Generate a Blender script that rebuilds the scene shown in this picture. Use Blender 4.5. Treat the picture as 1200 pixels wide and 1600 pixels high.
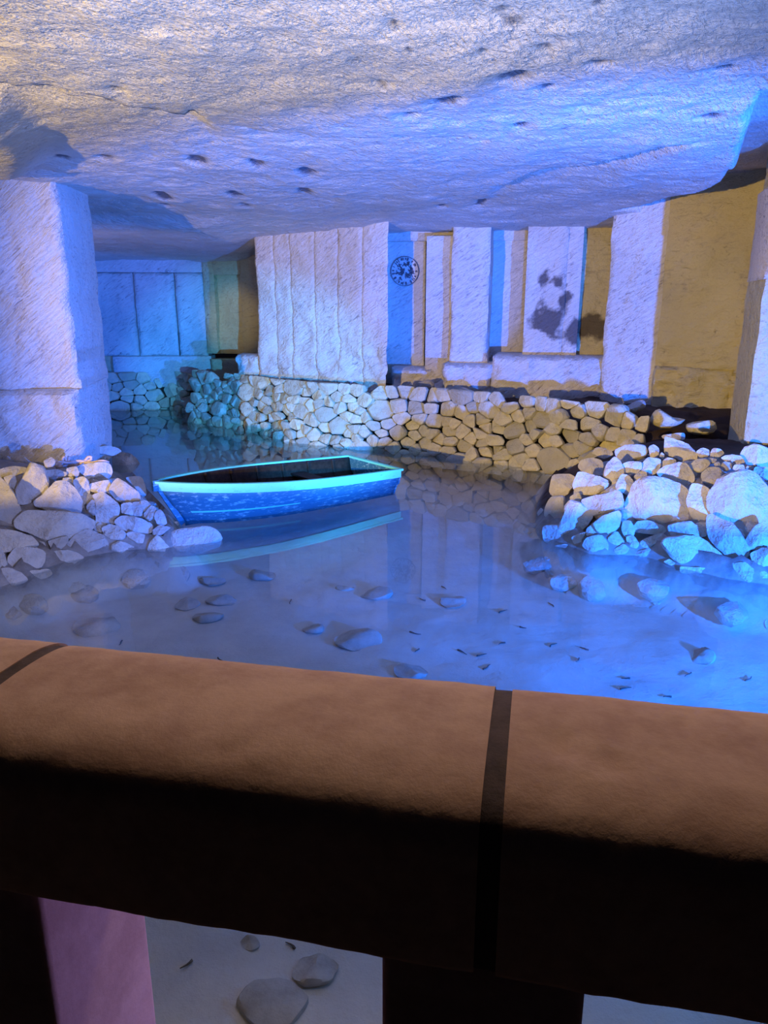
import bpy, bmesh, math, random
import numpy as np
from mathutils import Vector, Matrix

# ------------------------------------------------------------------ camera, world, lights, exposure
scene = bpy.context.scene
for o in list(bpy.data.objects):
    bpy.data.objects.remove(o)
COL = scene.collection
FPX, PITCH, CAMZ = 1155.0, math.radians(15.5), 2.3
cam_d = bpy.data.cameras.new('camera')
cam = bpy.data.objects.new('camera', cam_d)
COL.objects.link(cam)
cam.location = (0, 0, CAMZ)
cam.rotation_euler = (math.radians(90) - PITCH, 0, 0)
cam_d.sensor_fit = 'VERTICAL'
cam_d.sensor_height = 36.0
cam_d.lens = 36.0 * FPX / 1600.0
cam_d.clip_start = 0.05
scene.camera = cam
scene.view_settings.view_transform = 'Standard'
scene.view_settings.look = 'None'
scene.view_settings.gamma = 1.0
scene.view_settings.use_curve_mapping = False
scene.view_settings.exposure = 0.22
scene.cycles.max_bounces = 6
scene.cycles.diffuse_bounces = 3
scene.cycles.glossy_bounces = 3
scene.cycles.transparent_max_bounces = 8
world = bpy.data.worlds.new('cave_darkness')
scene.world = world
world.use_nodes = True
bg = world.node_tree.nodes['Background']
bg.inputs[0].default_value = (0.5, 0.5, 1.0, 1)
bg.inputs[1].default_value = 0.003


def spot(name, loc, target, size, blend, color, energy, radius=0.04):
    d = bpy.data.lights.new(name, 'SPOT')
    d.energy, d.color = energy, color
    d.spot_size, d.spot_blend = math.radians(size), blend
    d.shadow_soft_size = radius
    o = bpy.data.objects.new(name, d)
    COL.objects.link(o)
    o.location = loc
    o.rotation_euler = (Vector(target) - Vector(loc)).to_track_quat('-Z', 'Y').to_euler()
    return o


# floodlights out of sight round the pool, plus fill spots added to brighten single areas
WARM, BLUE, CYAN = (1.0, 0.66, 0.19), (0.015, 0.15, 1.0), (0.06, 0.56, 1.0)
spot('flood_warm', (-5.0, -2.0, 1.7), (2.0, 12.0, 2.6), 50, 0.6, WARM, 3700, 0.06)
spot('flood_blue', (4.55, 1.0, 0.74), (0.1, 11.5, 1.5), 64, 0.5, BLUE, 7800, 0.05)
spot('fill_blue_center', (1.2, 1.5, 0.8), (1.15, 13.5, 2.75), 16, 0.4, BLUE, 3000, 0.05)  # added fill, turns the tan niche stripes blue
spot('flood_blue_bay', (-6.4, 11.4, 1.2), (-6.7, 17.5, 2.0), 48, 0.5, (0.0, 0.13, 1.0), 500, 0.05)
spot('flood_blue_pool', (4.6, 2.4, 1.6), (2.3, 4.2, -0.35), 60, 0.7, (0.0, 0.21, 1.0), 600, 0.05)
spot('fill_blue_near', (2.4, 2.5, 1.2), (0.1, 2.3, -0.35), 60, 0.7, (0.15, 0.42, 1.0), 46, 0.05)  # unseen spot added to tint the bed below the rail
spot('fill_blue_left', (0.2, 1.5, 0.9), (-3.1, 7.0, 0.75), 34, 0.7, (0.36, 0.42, 1.0), 520, 0.05)  # extra spot, put in to cool and brighten the left heap
spot('flood_cyan', (0.55, 1.5, 0.9), (-1.3, 10.8, 0.75), 27, 0.4, CYAN, 260)
spot('fill_cyan_wall', (1.6, 1.6, 1.7), (-1.9, 13.2, 1.0), 20, 0.6, (0.04, 0.36, 1.0), 6500)  # extra spot added to brighten the far stone wall
spot('flood_cyan_heap', (1.25, 1.5, 0.9), (3.1, 7.0, 0.5), 34, 0.15, CYAN, 62)
spot('fill_lavender_up', (0.3, 1.45, 0.8), (-0.1, 5.4, 3.9), 74, 0.8, (0.32, 0.46, 1.0), 700, 0.1)  # added fill that evens out the near ceiling
spot('fill_violet_post', (1.7, 2.2, 0.6), (-0.5, 1.05, 1.0), 34, 0.5, (0.50, 0.35, 1.0), 140, 0.05)  # put in only to light the side of the left post
spot('lamp_warm', (0.4, 2.6, 3.5), (0.1, 0.95, 1.5), 84, 0.6, (1.0, 0.68, 0.50), 84, 0.12)
spot('fill_bay_up', (-5.6, 11.0, 0.6), (-4.6, 14.6, 3.4), 64, 0.8, (0.6, 0.5, 1.0), 150, 0.05)  # added fill for the ceiling of the rear bay
spot('fill_warm_bay', (-4.55, 10.3, 2.0), (-3.45, 17.3, 2.0), 15, 0.9, (1.0, 0.72, 0.22), 330, 0.05)  # unseen spot added to warm the bay's corner recess



# ------------------------------------------------------------------ projection helpers (real positions at known depth)
CP, SP = math.cos(PITCH), math.sin(PITCH)


def ray(px, py):
    x, y = (px - 600) / FPX, -(py - 800) / FPX
    return Vector((x, CP + y * SP, -SP + y * CP))


CAMP = Vector((0, 0, CAMZ))


def at_z(px, py, z):
    r = ray(px, py)
    return CAMP + r * ((z - CAMZ) / r.z)


def at_y(px, py, Y):
    r = ray(px, py)
    return CAMP + r * (Y / r.y)


def at_line(px, py, A, B):
    """hit of a pixel ray with the vertical plane through plan points A, B"""
    r = ray(px, py)
    dx, dy = B[0] - A[0], B[1] - A[1]
    n = (dy, -dx)
    t = (A[0] * n[0] + A[1] * n[1]) / (r.x * n[0] + r.y * n[1])
    return CAMP + r * t


# ------------------------------------------------------------------ numpy noise
def _hash(ix, iy, iz, seed):
    h = (ix * 374761393 + iy * 668265263 + iz * 2147483647 + seed * 974634777) & 0xffffffff
    h = ((h ^ (h >> 13)) * 1274126177) & 0xffffffff
    h = ((h ^ (h >> 16)) * 2246822519) & 0xffffffff
    return ((h ^ (h >> 15)) & 0xffff) / 65535.0


def vnoise(P, seed=0):
    P = np.asarray(P, dtype=np.float64)
    I = np.floor(P).astype(np.int64)
    F = P - I
    F = F * F * (3 - 2 * F)
    out = 0
    for a in (0, 1):
        for b in (0, 1):
            for c in (0, 1):
                w = (F[:, 0] if a else 1 - F[:, 0]) * (F[:, 1] if b else 1 - F[:, 1]) * (F[:, 2] if c else 1 - F[:, 2])
                out = out + w * _hash(I[:, 0] + a, I[:, 1] + b, I[:, 2] + c, seed)
    return out * 2 - 1


def fbm(P, scale, octs=4, seed=0, gain=0.5):
    P = np.asarray(P, dtype=np.float64) * scale
    a, s, tot = 1.0, 0, 0
    for k in range(octs):
        s = s + a * vnoise(P * (2.03 ** k) + 17.3 * k, seed + k)
        tot += a
        a *= gain
    return s / tot


def sstep(a, b, x):
    t = np.clip((x - a) / (b - a), 0, 1)
    return t * t * (3 - 2 * t)


# ------------------------------------------------------------------ object helpers
def link(name, me, mat=None, parent=None, smooth=True):
    if mat is not None:
        me.materials.append(mat)
    if smooth:
        me.polygons.foreach_set('use_smooth', [True] * len(me.polygons))
    o = bpy.data.objects.new(name, me)
    COL.objects.link(o)
    if parent is not None:
        o.parent = parent
    return o


def meshpy(name, verts, faces):
    me = bpy.data.meshes.new(name)
    me.from_pydata([tuple(v) for v in verts], [], faces)
    me.update()
    return me


def empty(name, loc=(0, 0, 0)):
    o = bpy.data.objects.new(name, None)
    COL.objects.link(o)
    o.location = loc
    return o


def tag(o, label=None, cat=None, group=None, kind=None):
    if label: o['label'] = label
    if cat: o['category'] = cat
    if group: o['group'] = group
    if kind: o['kind'] = kind
    return o


def put(parent, child):
    """parent without moving the child (parents are unrotated empties)"""
    child.parent = parent
    child.matrix_parent_inverse = Matrix.Translation(-Vector(parent.location))
    return child


def box_bm(bm, c, s, rot=None):
    r = bmesh.ops.create_cube(bm, size=1.0)
    M = Matrix.Translation(c) @ (rot.to_4x4() if rot else Matrix()) @ Matrix.Diagonal((s[0], s[1], s[2], 1))
    bmesh.ops.transform(bm, matrix=M, verts=r['verts'])
    return r['verts']


def bm_obj(name, bm, mat, parent=None, smooth=False):
    me = bpy.data.meshes.new(name)
    bmesh.ops.recalc_face_normals(bm, faces=bm.faces)
    bm.to_mesh(me)
    bm.free()
    return link(name, me, mat, parent, smooth)


# ------------------------------------------------------------------ materials
def new_mat(name):
    m = bpy.data.materials.new(name)
    m.use_nodes = True
    nt = m.node_tree
    b = nt.nodes['Principled BSDF']
    b.inputs['Specular IOR Level'].default_value = 0.25
    return m, nt, b


def N(nt, kind, **kw):
    n = nt.nodes.new(kind)
    for k, v in kw.items():
        if k in n.inputs:
            n.inputs[k].default_value = v
        else:
            setattr(n, k, v)
    return n


def noise_node(nt, vec, scale, detail=6, rough=0.6, rot=None, stretch=None, distort=0.0):
    if rot or stretch:
        for key, val in (('Rotation', rot), ('Scale', stretch)):
            if val:
                mp = N(nt, 'ShaderNodeMapping')
                mp.inputs[key].default_value = val
                nt.links.new(vec, mp.inputs['Vector'])
                vec = mp.outputs[0]
    n = N(nt, 'ShaderNodeTexNoise')
    n.inputs['Scale'].default_value = scale
    n.inputs['Detail'].default_value = detail
    n.inputs['Roughness'].default_value = rough
    n.inputs['Distortion'].default_value = distort
    nt.links.new(vec, n.inputs['Vector'])
    return n.outputs['Fac']


def ramp(nt, fac, stops):
    r = N(nt, 'ShaderNodeValToRGB')
    e = r.color_ramp.elements
    while len(e) < len(stops):
        e.new(0.5)
    for i, (p, c) in enumerate(stops):
        e[i].position = p
        e[i].color = (c[0], c[1], c[2], 1) if not isinstance(c, (int, float)) else (c, c, c, 1)
    nt.links.new(fac, r.inputs[0])
    return r.outputs[0]


def mixc(nt, fac, a, b, mode='MIX'):
    m = N(nt, 'ShaderNodeMix', data_type='RGBA', blend_type=mode)
    for sock, v in ((m.inputs[0], fac), (m.inputs[6], a), (m.inputs[7], b)):
        if hasattr(v, 'is_output'):
            nt.links.new(v, sock)
        elif isinstance(v, (int, float)):
            sock.default_value = v
        else:
            sock.default_value = (v[0], v[1], v[2], 1)
    return m.outputs[2]


def bump(nt, bsdf, fac, strength, dist, prev=None):
    b = N(nt, 'ShaderNodeBump')
    b.inputs['Strength'].default_value = strength
    b.inputs['Distance'].default_value = dist
    nt.links.new(fac, b.inputs['Height'])
    if prev:
        nt.links.new(prev, b.inputs['Normal'])
    nt.links.new(b.outputs[0], bsdf.inputs['Normal'])
    return b.outputs[0]


def limestone(name, base, dark, rot, stretch, mark=0.5, pick=16, rough_scale=1.0, stain=(0.30, 0.26, 0.21)):
    """quarried limestone: pick marks (stretched noise), pores, broad stains"""
    m, nt, b = new_mat(name)
    tc = N(nt, 'ShaderNodeTexCoord')
    v = tc.outputs['Object']
    marks = noise_node(nt, v, pick, 3, 0.68, rot, stretch, 0.9)
    broad = noise_node(nt, v, 0.9, 2, 0.6)
    mid = noise_node(nt, v, 5.0, 4, 0.65)
    fine = noise_node(nt, v, 45, 3, 0.7)
    patch = noise_node(nt, v, 1.7, 3, 0.6)
    col = mixc(nt, ramp(nt, broad, [(0.35, 0.0), (0.7, 1.0)]), base, tuple(c * 0.86 for c in base))
    # pick marks appear in patches
    mk = ramp(nt, marks, [(0.30, 1.0), (0.42, 0.25), (0.5, 0.0)])
    mp = ramp(nt, patch, [(0.40, 0.1), (0.60, 1.0)])
    mm = N(nt, 'ShaderNodeMath', operation='MULTIPLY')
    nt.links.new(mk, mm.inputs[0]); nt.links.new(mp, mm.inputs[1])
    mm2 = N(nt, 'ShaderNodeMath', operation='MULTIPLY')
    nt.links.new(mm.outputs[0], mm2.inputs[0]); mm2.inputs[1].default_value = mark
    col = mixc(nt, mm2.outputs[0], col, dark)
    st = ramp(nt, mid, [(0.24, 0.75), (0.33, 0.0)])
    col = mixc(nt, st, col, stain)
    nt.links.new(col, b.inputs['Base Color'])
    b.inputs['Roughness'].default_value = 0.92
    p = bump(nt, b, mid, 0.7, 0.07 * rough_scale)
    p = bump(nt, b, marks, 0.8, 0.035, p)
    bump(nt, b, fine, 0.4, 0.012, p)
    return m


def stone_mat(name, base, var=0.25):
    m, nt, b = new_mat(name)
    tc = N(nt, 'ShaderNodeTexCoord')
    v = tc.outputs['Object']
    oi = N(nt, 'ShaderNodeObjectInfo')
    tint = ramp(nt, oi.outputs['Random'], [(0.0, tuple(c * (1 - var) for c in base)), (0.5, base),
                                           (1.0, (min(1, base[0] * 1.12), min(1, base[1] * 1.08), base[2] * 0.98))])
    n1 = noise_node(nt, v, 7, 4, 0.65)
    n2 = noise_node(nt, v, 38, 3, 0.7)
    col = mixc(nt, ramp(nt, n1, [(0.3, 0.55), (0.55, 0.0)]), tint, tuple(c * 0.6 for c in base))
    col = mixc(nt, ramp(nt, n2, [(0.25, 0.6), (0.38, 0.0)]), col, tuple(c * 0.4 for c in base))
    nt.links.new(col, b.inputs['Base Color'])
    b.inputs['Roughness'].default_value = 0.85
    p = bump(nt, b, n1, 0.8, 0.06)
    bump(nt, b, n2, 0.6, 0.016, p)
    return m


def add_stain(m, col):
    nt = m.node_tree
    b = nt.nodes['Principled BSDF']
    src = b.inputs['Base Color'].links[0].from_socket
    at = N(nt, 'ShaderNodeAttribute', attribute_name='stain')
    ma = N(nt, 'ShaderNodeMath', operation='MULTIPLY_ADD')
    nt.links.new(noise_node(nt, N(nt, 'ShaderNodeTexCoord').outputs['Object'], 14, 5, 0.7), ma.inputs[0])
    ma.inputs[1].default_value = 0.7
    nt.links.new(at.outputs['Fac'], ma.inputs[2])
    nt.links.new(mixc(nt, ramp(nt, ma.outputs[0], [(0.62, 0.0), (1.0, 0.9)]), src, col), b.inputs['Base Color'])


LIME = (0.80, 0.77, 0.70)
M_ceil = limestone('ceiling_limestone', LIME, (0.34, 0.32, 0.33), (0, 0, -1.0), (0.55, 2.0, 1.0), 0.7, 17, 1.0, (0.40, 0.36, 0.33))
M_wall = limestone('wall_limestone', LIME, (0.22, 0.20, 0.20), (0, 0.6, 0), (0.45, 1.0, 2.6), 0.9, 12)
M_pillar = limestone('pillar_limestone', LIME, (0.28, 0.25, 0.26), (0, 0.7, 0), (0.25, 1.0, 2.8), 0.85, 16)
M_wallr = limestone('olive_lit_limestone', (0.68, 0.61, 0.36), (0.26, 0.22, 0.17), (0, 0.1, 0), (0.5, 1.0, 2.0), 0.6, 7, 1.4, (0.20, 0.16, 0.11))  # warm olive light put into this yellow copy of the limestone
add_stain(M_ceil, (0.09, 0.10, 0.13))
add_stain(M_wall, (0.10, 0.09, 0.09))
add_stain(M_wallr, (0.10, 0.08, 0.06))
M_stone = stone_mat('rubble_limestone', (0.66, 0.63, 0.57))
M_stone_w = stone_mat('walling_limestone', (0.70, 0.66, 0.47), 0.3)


def simple_mat(name, base, dark, scale=12, bumpd=0.02, rough=0.9):
    m, nt, b = new_mat(name)
    v = N(nt, 'ShaderNodeTexCoord').outputs['Object']
    n1 = noise_node(nt, v, scale, 7, 0.68)
    n2 = noise_node(nt, v, scale * 6, 4, 0.7)
    col = mixc(nt, ramp(nt, n1, [(0.35, 0.0), (0.62, 1.0)]), dark, base)
    nt.links.new(col, b.inputs['Base Color'])
    b.inputs['Roughness'].default_value = rough
    p = bump(nt, b, n1, 0.5, bumpd)
    bump(nt, b, n2, 0.3, bumpd * 0.3, p)
    return m


M_silted = simple_mat('silted_stone', (0.52, 0.49, 0.42), (0.36, 0.34, 0.29), 7, 0.02)
def ground_mat():
    m, nt, b = new_mat('silt_rubble_soil')
    v = N(nt, 'ShaderNodeTexCoord').outputs['Object']
    n1 = noise_node(nt, v, 3.0, 7, 0.68)
    n2 = noise_node(nt, v, 26, 4, 0.7)
    f = ramp(nt, n1, [(0.35, 0.0), (0.62, 1.0)])
    col = mixc(nt, f, (0.57, 0.55, 0.48), (0.66, 0.64, 0.56))
    for name, c0, c1 in (('rubble', (0.20, 0.18, 0.16), (0.42, 0.39, 0.34)), ('soil', (0.03, 0.02, 0.018), (0.085, 0.058, 0.045))):
        at = N(nt, 'ShaderNodeAttribute', attribute_name=name)
        col = mixc(nt, at.outputs['Fac'], col, mixc(nt, f, c0, c1))
    nt.links.new(col, b.inputs['Base Color'])
    b.inputs['Roughness'].default_value = 0.92
    p = bump(nt, b, n1, 0.5, 0.03)
    bump(nt, b, n2, 0.4, 0.008, p)
    return m


M_ground = ground_mat()
M_cap = simple_mat('cast_stone', (0.62, 0.42, 0.29), (0.46, 0.29, 0.20), 9, 0.006, 0.8)
M_post = simple_mat('post_stone', (0.46, 0.32, 0.26), (0.34, 0.22, 0.18), 7, 0.006, 0.85)
M_joint = simple_mat('joint_mortar', (0.12, 0.09, 0.08), (0.07, 0.055, 0.05), 30, 0.004)
M_deckm = simple_mat('deck_stone', (0.2, 0.17, 0.15), (0.12, 0.1, 0.09), 6, 0.01)
M_rope = simple_mat('rope_fibre', (0.86, 0.72, 0.68), (0.66, 0.52, 0.50), 60, 0.004)
M_twig = simple_mat('dead_twig', (0.14, 0.12, 0.10), (0.06, 0.05, 0.045), 30, 0.002)
M_carve = simple_mat('carved_medallion', (0.20, 0.19, 0.20), (0.08, 0.08, 0.09), 25, 0.01)
M_inner = simple_mat('shaded_brown_wood', (0.05, 0.034, 0.028), (0.02, 0.015, 0.013), 18, 0.006, 0.7)  # brown boat wood, darkened to paint the shade inside the hull


def paint_mat(name, paint, worn, lo, hi):
    m, nt, b = new_mat(name)
    v = N(nt, 'ShaderNodeTexCoord').outputs['Object']
    n1 = noise_node(nt, v, 16, 8, 0.7, None, (0.55, 1.0, 2.2))
    n2 = noise_node(nt, v, 60, 4, 0.6)
    col = mixc(nt, ramp(nt, n1, [(lo, 0.0), (hi, 1.0)]), paint, worn)
    col = mixc(nt, ramp(nt, n2, [(0.26, 0.8), (0.33, 0.0)]), col, (0.05, 0.06, 0.07))
    nt.links.new(col, b.inputs['Base Color'])
    b.inputs['Roughness'].default_value = 0.5
    bump(nt, b, n1, 0.3, 0.006)
    return m


M_hull = paint_mat('worn_blue_paint', (0.05, 0.19, 0.27), (0.42, 0.62, 0.60), 0.53, 0.66)
M_band = paint_mat('turquoise_paint', (0.22, 0.84, 0.56), (0.12, 0.46, 0.38), 0.58, 0.72)


def water_mat():
    m = bpy.data.materials.new('clear_water')
    m.use_nodes = True
    nt = m.node_tree
    nt.nodes.clear()
    out = N(nt, 'ShaderNodeOutputMaterial')
    mix = N(nt, 'ShaderNodeMixShader')
    # Schlick reflectance, the same from above and below the surface
    geo = N(nt, 'ShaderNodeNewGeometry')
    dot = N(nt, 'ShaderNodeVectorMath', operation='DOT_PRODUCT')
    nt.links.new(geo.outputs['Normal'], dot.inputs[0]); nt.links.new(geo.outputs['Incoming'], dot.inputs[1])
    ab = N(nt, 'ShaderNodeMath', operation='ABSOLUTE'); nt.links.new(dot.outputs['Value'], ab.inputs[0])
    inv = N(nt, 'ShaderNodeMath', operation='SUBTRACT'); inv.inputs[0].default_value = 1.0; nt.links.new(ab.outputs[0], inv.inputs[1])
    pw = N(nt, 'ShaderNodeMath', operation='POWER'); nt.links.new(inv.outputs[0], pw.inputs[0]); pw.inputs[1].default_value = 5.0
    fr = N(nt, 'ShaderNodeMath', operation='MULTIPLY_ADD'); nt.links.new(pw.outputs[0], fr.inputs[0])
    fr.inputs[1].default_value = 0.93; fr.inputs[2].default_value = 0.02
    tr = N(nt, 'ShaderNodeBsdfTransparent')
    tr.inputs[0].default_value = (0.86, 0.91, 0.94, 1)
    gl = N(nt, 'ShaderNodeBsdfGlossy')
    gl.inputs['Roughness'].default_value = 0.012
    v = N(nt, 'ShaderNodeTexCoord').outputs['Object']
    n = noise_node(nt, v, 2.2, 2, 0.5)
    bp = N(nt, 'ShaderNodeBump')
    bp.inputs['Strength'].default_value = 0.05
    bp.inputs['Distance'].default_value = 0.02
    nt.links.new(n, bp.inputs['Height'])
    nt.links.new(bp.outputs[0], gl.inputs['Normal'])
    nt.links.new(fr.outputs[0], mix.inputs[0])
    nt.links.new(tr.outputs[0], mix.inputs[1])
    nt.links.new(gl.outputs[0], mix.inputs[2])
    nt.links.new(mix.outputs[0], out.inputs[0])
    return m


M_water = water_mat()

# ------------------------------------------------------------------ ground: pool bed, banks and rubble mounds
L_SHORE = [(-3.9, 5.3), (-3.25, 5.86), (-3.14, 6.09), (-3.03, 6.42), (-2.86, 6.65), (-2.66, 6.79), (-2.42, 6.88), (-2.1, 6.92),
           (-1.98, 7.15), (-2.25, 7.9), (-2.75, 8.8), (-3.3, 9.9), (-9, 9.9), (-9, 5.3)]
R_SHORE = [(9, 5.0), (3.9, 5.6), (3.29, 5.93), (2.97, 6.09), (2.69, 6.37), (2.45, 6.69), (1.97, 6.73), (1.75, 7.13), (1.58, 7.5),
           (1.75, 8.4), (2.2, 9.9), (3.3, 10.4), (9, 10.4)]
WALL_PATH = [(-4.05, 15.35), (-3.17, 14.55), (-1.59, 12.96), (-0.43, 12.25), (0.42, 12.02), (1.01, 11.52), (1.75, 11.0), (2.37, 10.3), (3.3, 9.5)]
BACK_PATH = [(-7.6, 16.3), (-6.79, 16.67), (-5.96, 17.1), (-4.95, 17.35), (-4.55, 16.9)]


def poly_sdf(P, poly):
    """signed distance, positive inside"""
    x, y = P[:, 0], P[:, 1]
    d = np.full(len(P), 1e9)
    inside = np.zeros(len(P), bool)
    n = len(poly)
    for i in range(n):
        ax, ay = poly[i]
        bx, by = poly[(i + 1) % n]
        ex, ey = bx - ax, by - ay
        t = np.clip(((x - ax) * ex + (y - ay) * ey) / (ex * ex + ey * ey), 0, 1)
        d = np.minimum(d, np.hypot(x - ax - t * ex, y - ay - t * ey))
        c = ((ay > y) != (by > y))
        with np.errstate(divide='ignore', invalid='ignore'):
            xi = (bx - ax) * (y - ay) / (by - ay if by != ay else 1e-12) + ax
        inside ^= c & (x < xi)
    return np.where(inside, d, -d)


POLY_C = WALL_PATH + [(9, 9.0), (9, 17), (-2.4, 17), (-3.4, 16.2)]
POLY_B = BACK_PATH + [(-3.5, 16.2), (-2, 18), (-2, 20), (-10, 20), (-10, 16)]


def ground_z(P, inset=0.0):
    P = np.asarray(P, float)
    z = np.full(len(P), -0.36)
    sl = poly_sdf(P, L_SHORE)
    z = np.maximum(z, np.where(sl > -0.5, -0.05 + np.where(sl > 0, 0.86 * (1 - np.exp(-np.maximum(sl, 0) / 0.55)), sl * 1.5), -0.36))
    sr = poly_sdf(P, R_SHORE)
    z = np.maximum(z, np.where(sr > -0.5, -0.05 + np.where(sr > 0, 1.02 * (1 - np.exp(-np.maximum(sr, 0) / 0.62)), sr * 1.5), -0.36))
    sc = poly_sdf(P, POLY_C) - 0.22
    z = np.maximum(z, np.where(sc > -0.1, -0.4 + 1.28 * sstep(-0.1, 0.12, sc) + 0.10 * sstep(0.1, 1.0, sc), -0.36))
    sb = poly_sdf(P, POLY_B) - 0.22
    z = np.maximum(z, np.where(sb > -0.1, -0.4 + 1.14 * sstep(-0.1, 0.12, sb) + 0.08 * sstep(0.1, 1.0, sb), -0.36))
    return z


def heightfield(name, x0, x1, y0, y1, res, fz):
    nx, ny = int((x1 - x0) / res) + 1, int((y1 - y0) / res) + 1
    X, Y = np.meshgrid(np.linspace(x0, x1, nx), np.linspace(y0, y1, ny))
    P = np.stack([X.ravel(), Y.ravel()], 1)
    Z = fz(P)
    V = np.column_stack([P, Z])
    i = np.arange(nx * ny).reshape(ny, nx)
    F = np.stack([i[:-1, :-1].ravel(), i[:-1, 1:].ravel(), i[1:, 1:].ravel(), i[1:, :-1].ravel()], 1)
    me = bpy.data.meshes.new(name)
    me.vertices.add(len(V)); me.vertices.foreach_set('co', V.ravel())
    me.loops.add(F.size); me.loops.foreach_set('vertex_index', F.ravel())
    me.polygons.add(len(F)); me.polygons.foreach_set('loop_start', np.arange(0, F.size, 4))
    me.update(calc_edges=True)
    return me, V, F


def fz_ground(P):
    z = ground_z(P)
    n = fbm(np.column_stack([P, P[:, 0] * 0]), 1.3, 4, 3)
    n2 = fbm(np.column_stack([P, P[:, 0] * 0]), 5.0, 3, 9)
    land = z > 0.2
    return z - np.where(land, 0.15, 0.0) + n * np.where(land, 0.07, 0.035) + n2 * np.where(land, 0.05, 0.012)


me, V, F = heightfield('floor', -9, 8, 1.0, 19, 0.07, fz_ground)
me.materials.append(M_ground)
sl_, sr_ = poly_sdf(V[:, :2], L_SHORE), poly_sdf(V[:, :2], R_SHORE)
heapish = np.maximum(sstep(-0.06, 0.03, sl_), sstep(-0.06, 0.03, sr_) * sstep(8.1, 7.5, V[:, 1]))
a_ = me.attributes.new('rubble', 'FLOAT', 'POINT'); a_.data.foreach_set('value', heapish.astype(np.float32))
a_ = me.attributes.new('soil', 'FLOAT', 'POINT'); a_.data.foreach_set('value', ((1 - heapish) * sstep(-0.15, 0.1, V[:, 2])).astype(np.float32))
me.polygons.foreach_set('use_smooth', [True] * len(F))
floor = link('floor', me, None, None, False)
tag(floor, 'silty pool bed rising into dark earth banks', None, None, 'structure')

# ------------------------------------------------------------------ ceiling
PITS = [(940, 103, 15, .10), (800, 122, 26, .14), (695, 157, 20, .12), (850, 143, 14, .09), (755, 78, 8, .05), (615, 45, 11, .06),
        (640, 77, 8, .05), (480, 272, 13, .16), (400, 260, 11, .14), (310, 256, 11, .10), (182, 133, 10, .08), (642, 178, 11, .08),
        (752, 226, 6, .08), (812, 202, 12, .09), (1110, 185, 12, .10), (1128, 118, 13, .09), (555, 97, 8, .06), (597, 132, 9, .06),
        (286, 180, 9, .08), (300, 172, 7, .07), (930, 14, 12, .05), (850, 77, 12, .05), (255, 307, 10, .12), (365, 302, 10, .12), (475, 298, 10, .10),
        (752, 322, 7, .12), (690, 326, 6, .1), (100, 248, 10, .08), (165, 250, 9, .08), (385, 318, 9, .1), (260, 325, 8, .1), (800, 45, 22, .03), (780, 30, 10, .03)]


def seg_dist(P, pts):
    d = np.full(len(P), 1e9)
    for (ax, ay), (bx, by) in zip(pts[:-1], pts[1:]):
        ex, ey = bx - ax, by - ay
        t = np.clip(((P[:, 0] - ax) * ex + (P[:, 1] - ay) * ey) / (ex * ex + ey * ey), 0, 1)
        d = np.minimum(d, np.hypot(P[:, 0] - ax - t * ex, P[:, 1] - ay - t * ey))
    return d


CZ = 3.66


def pc(px, py):
    p = at_z(px, py, CZ)
    return (p.x, p.y)


STAIN = []


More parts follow.
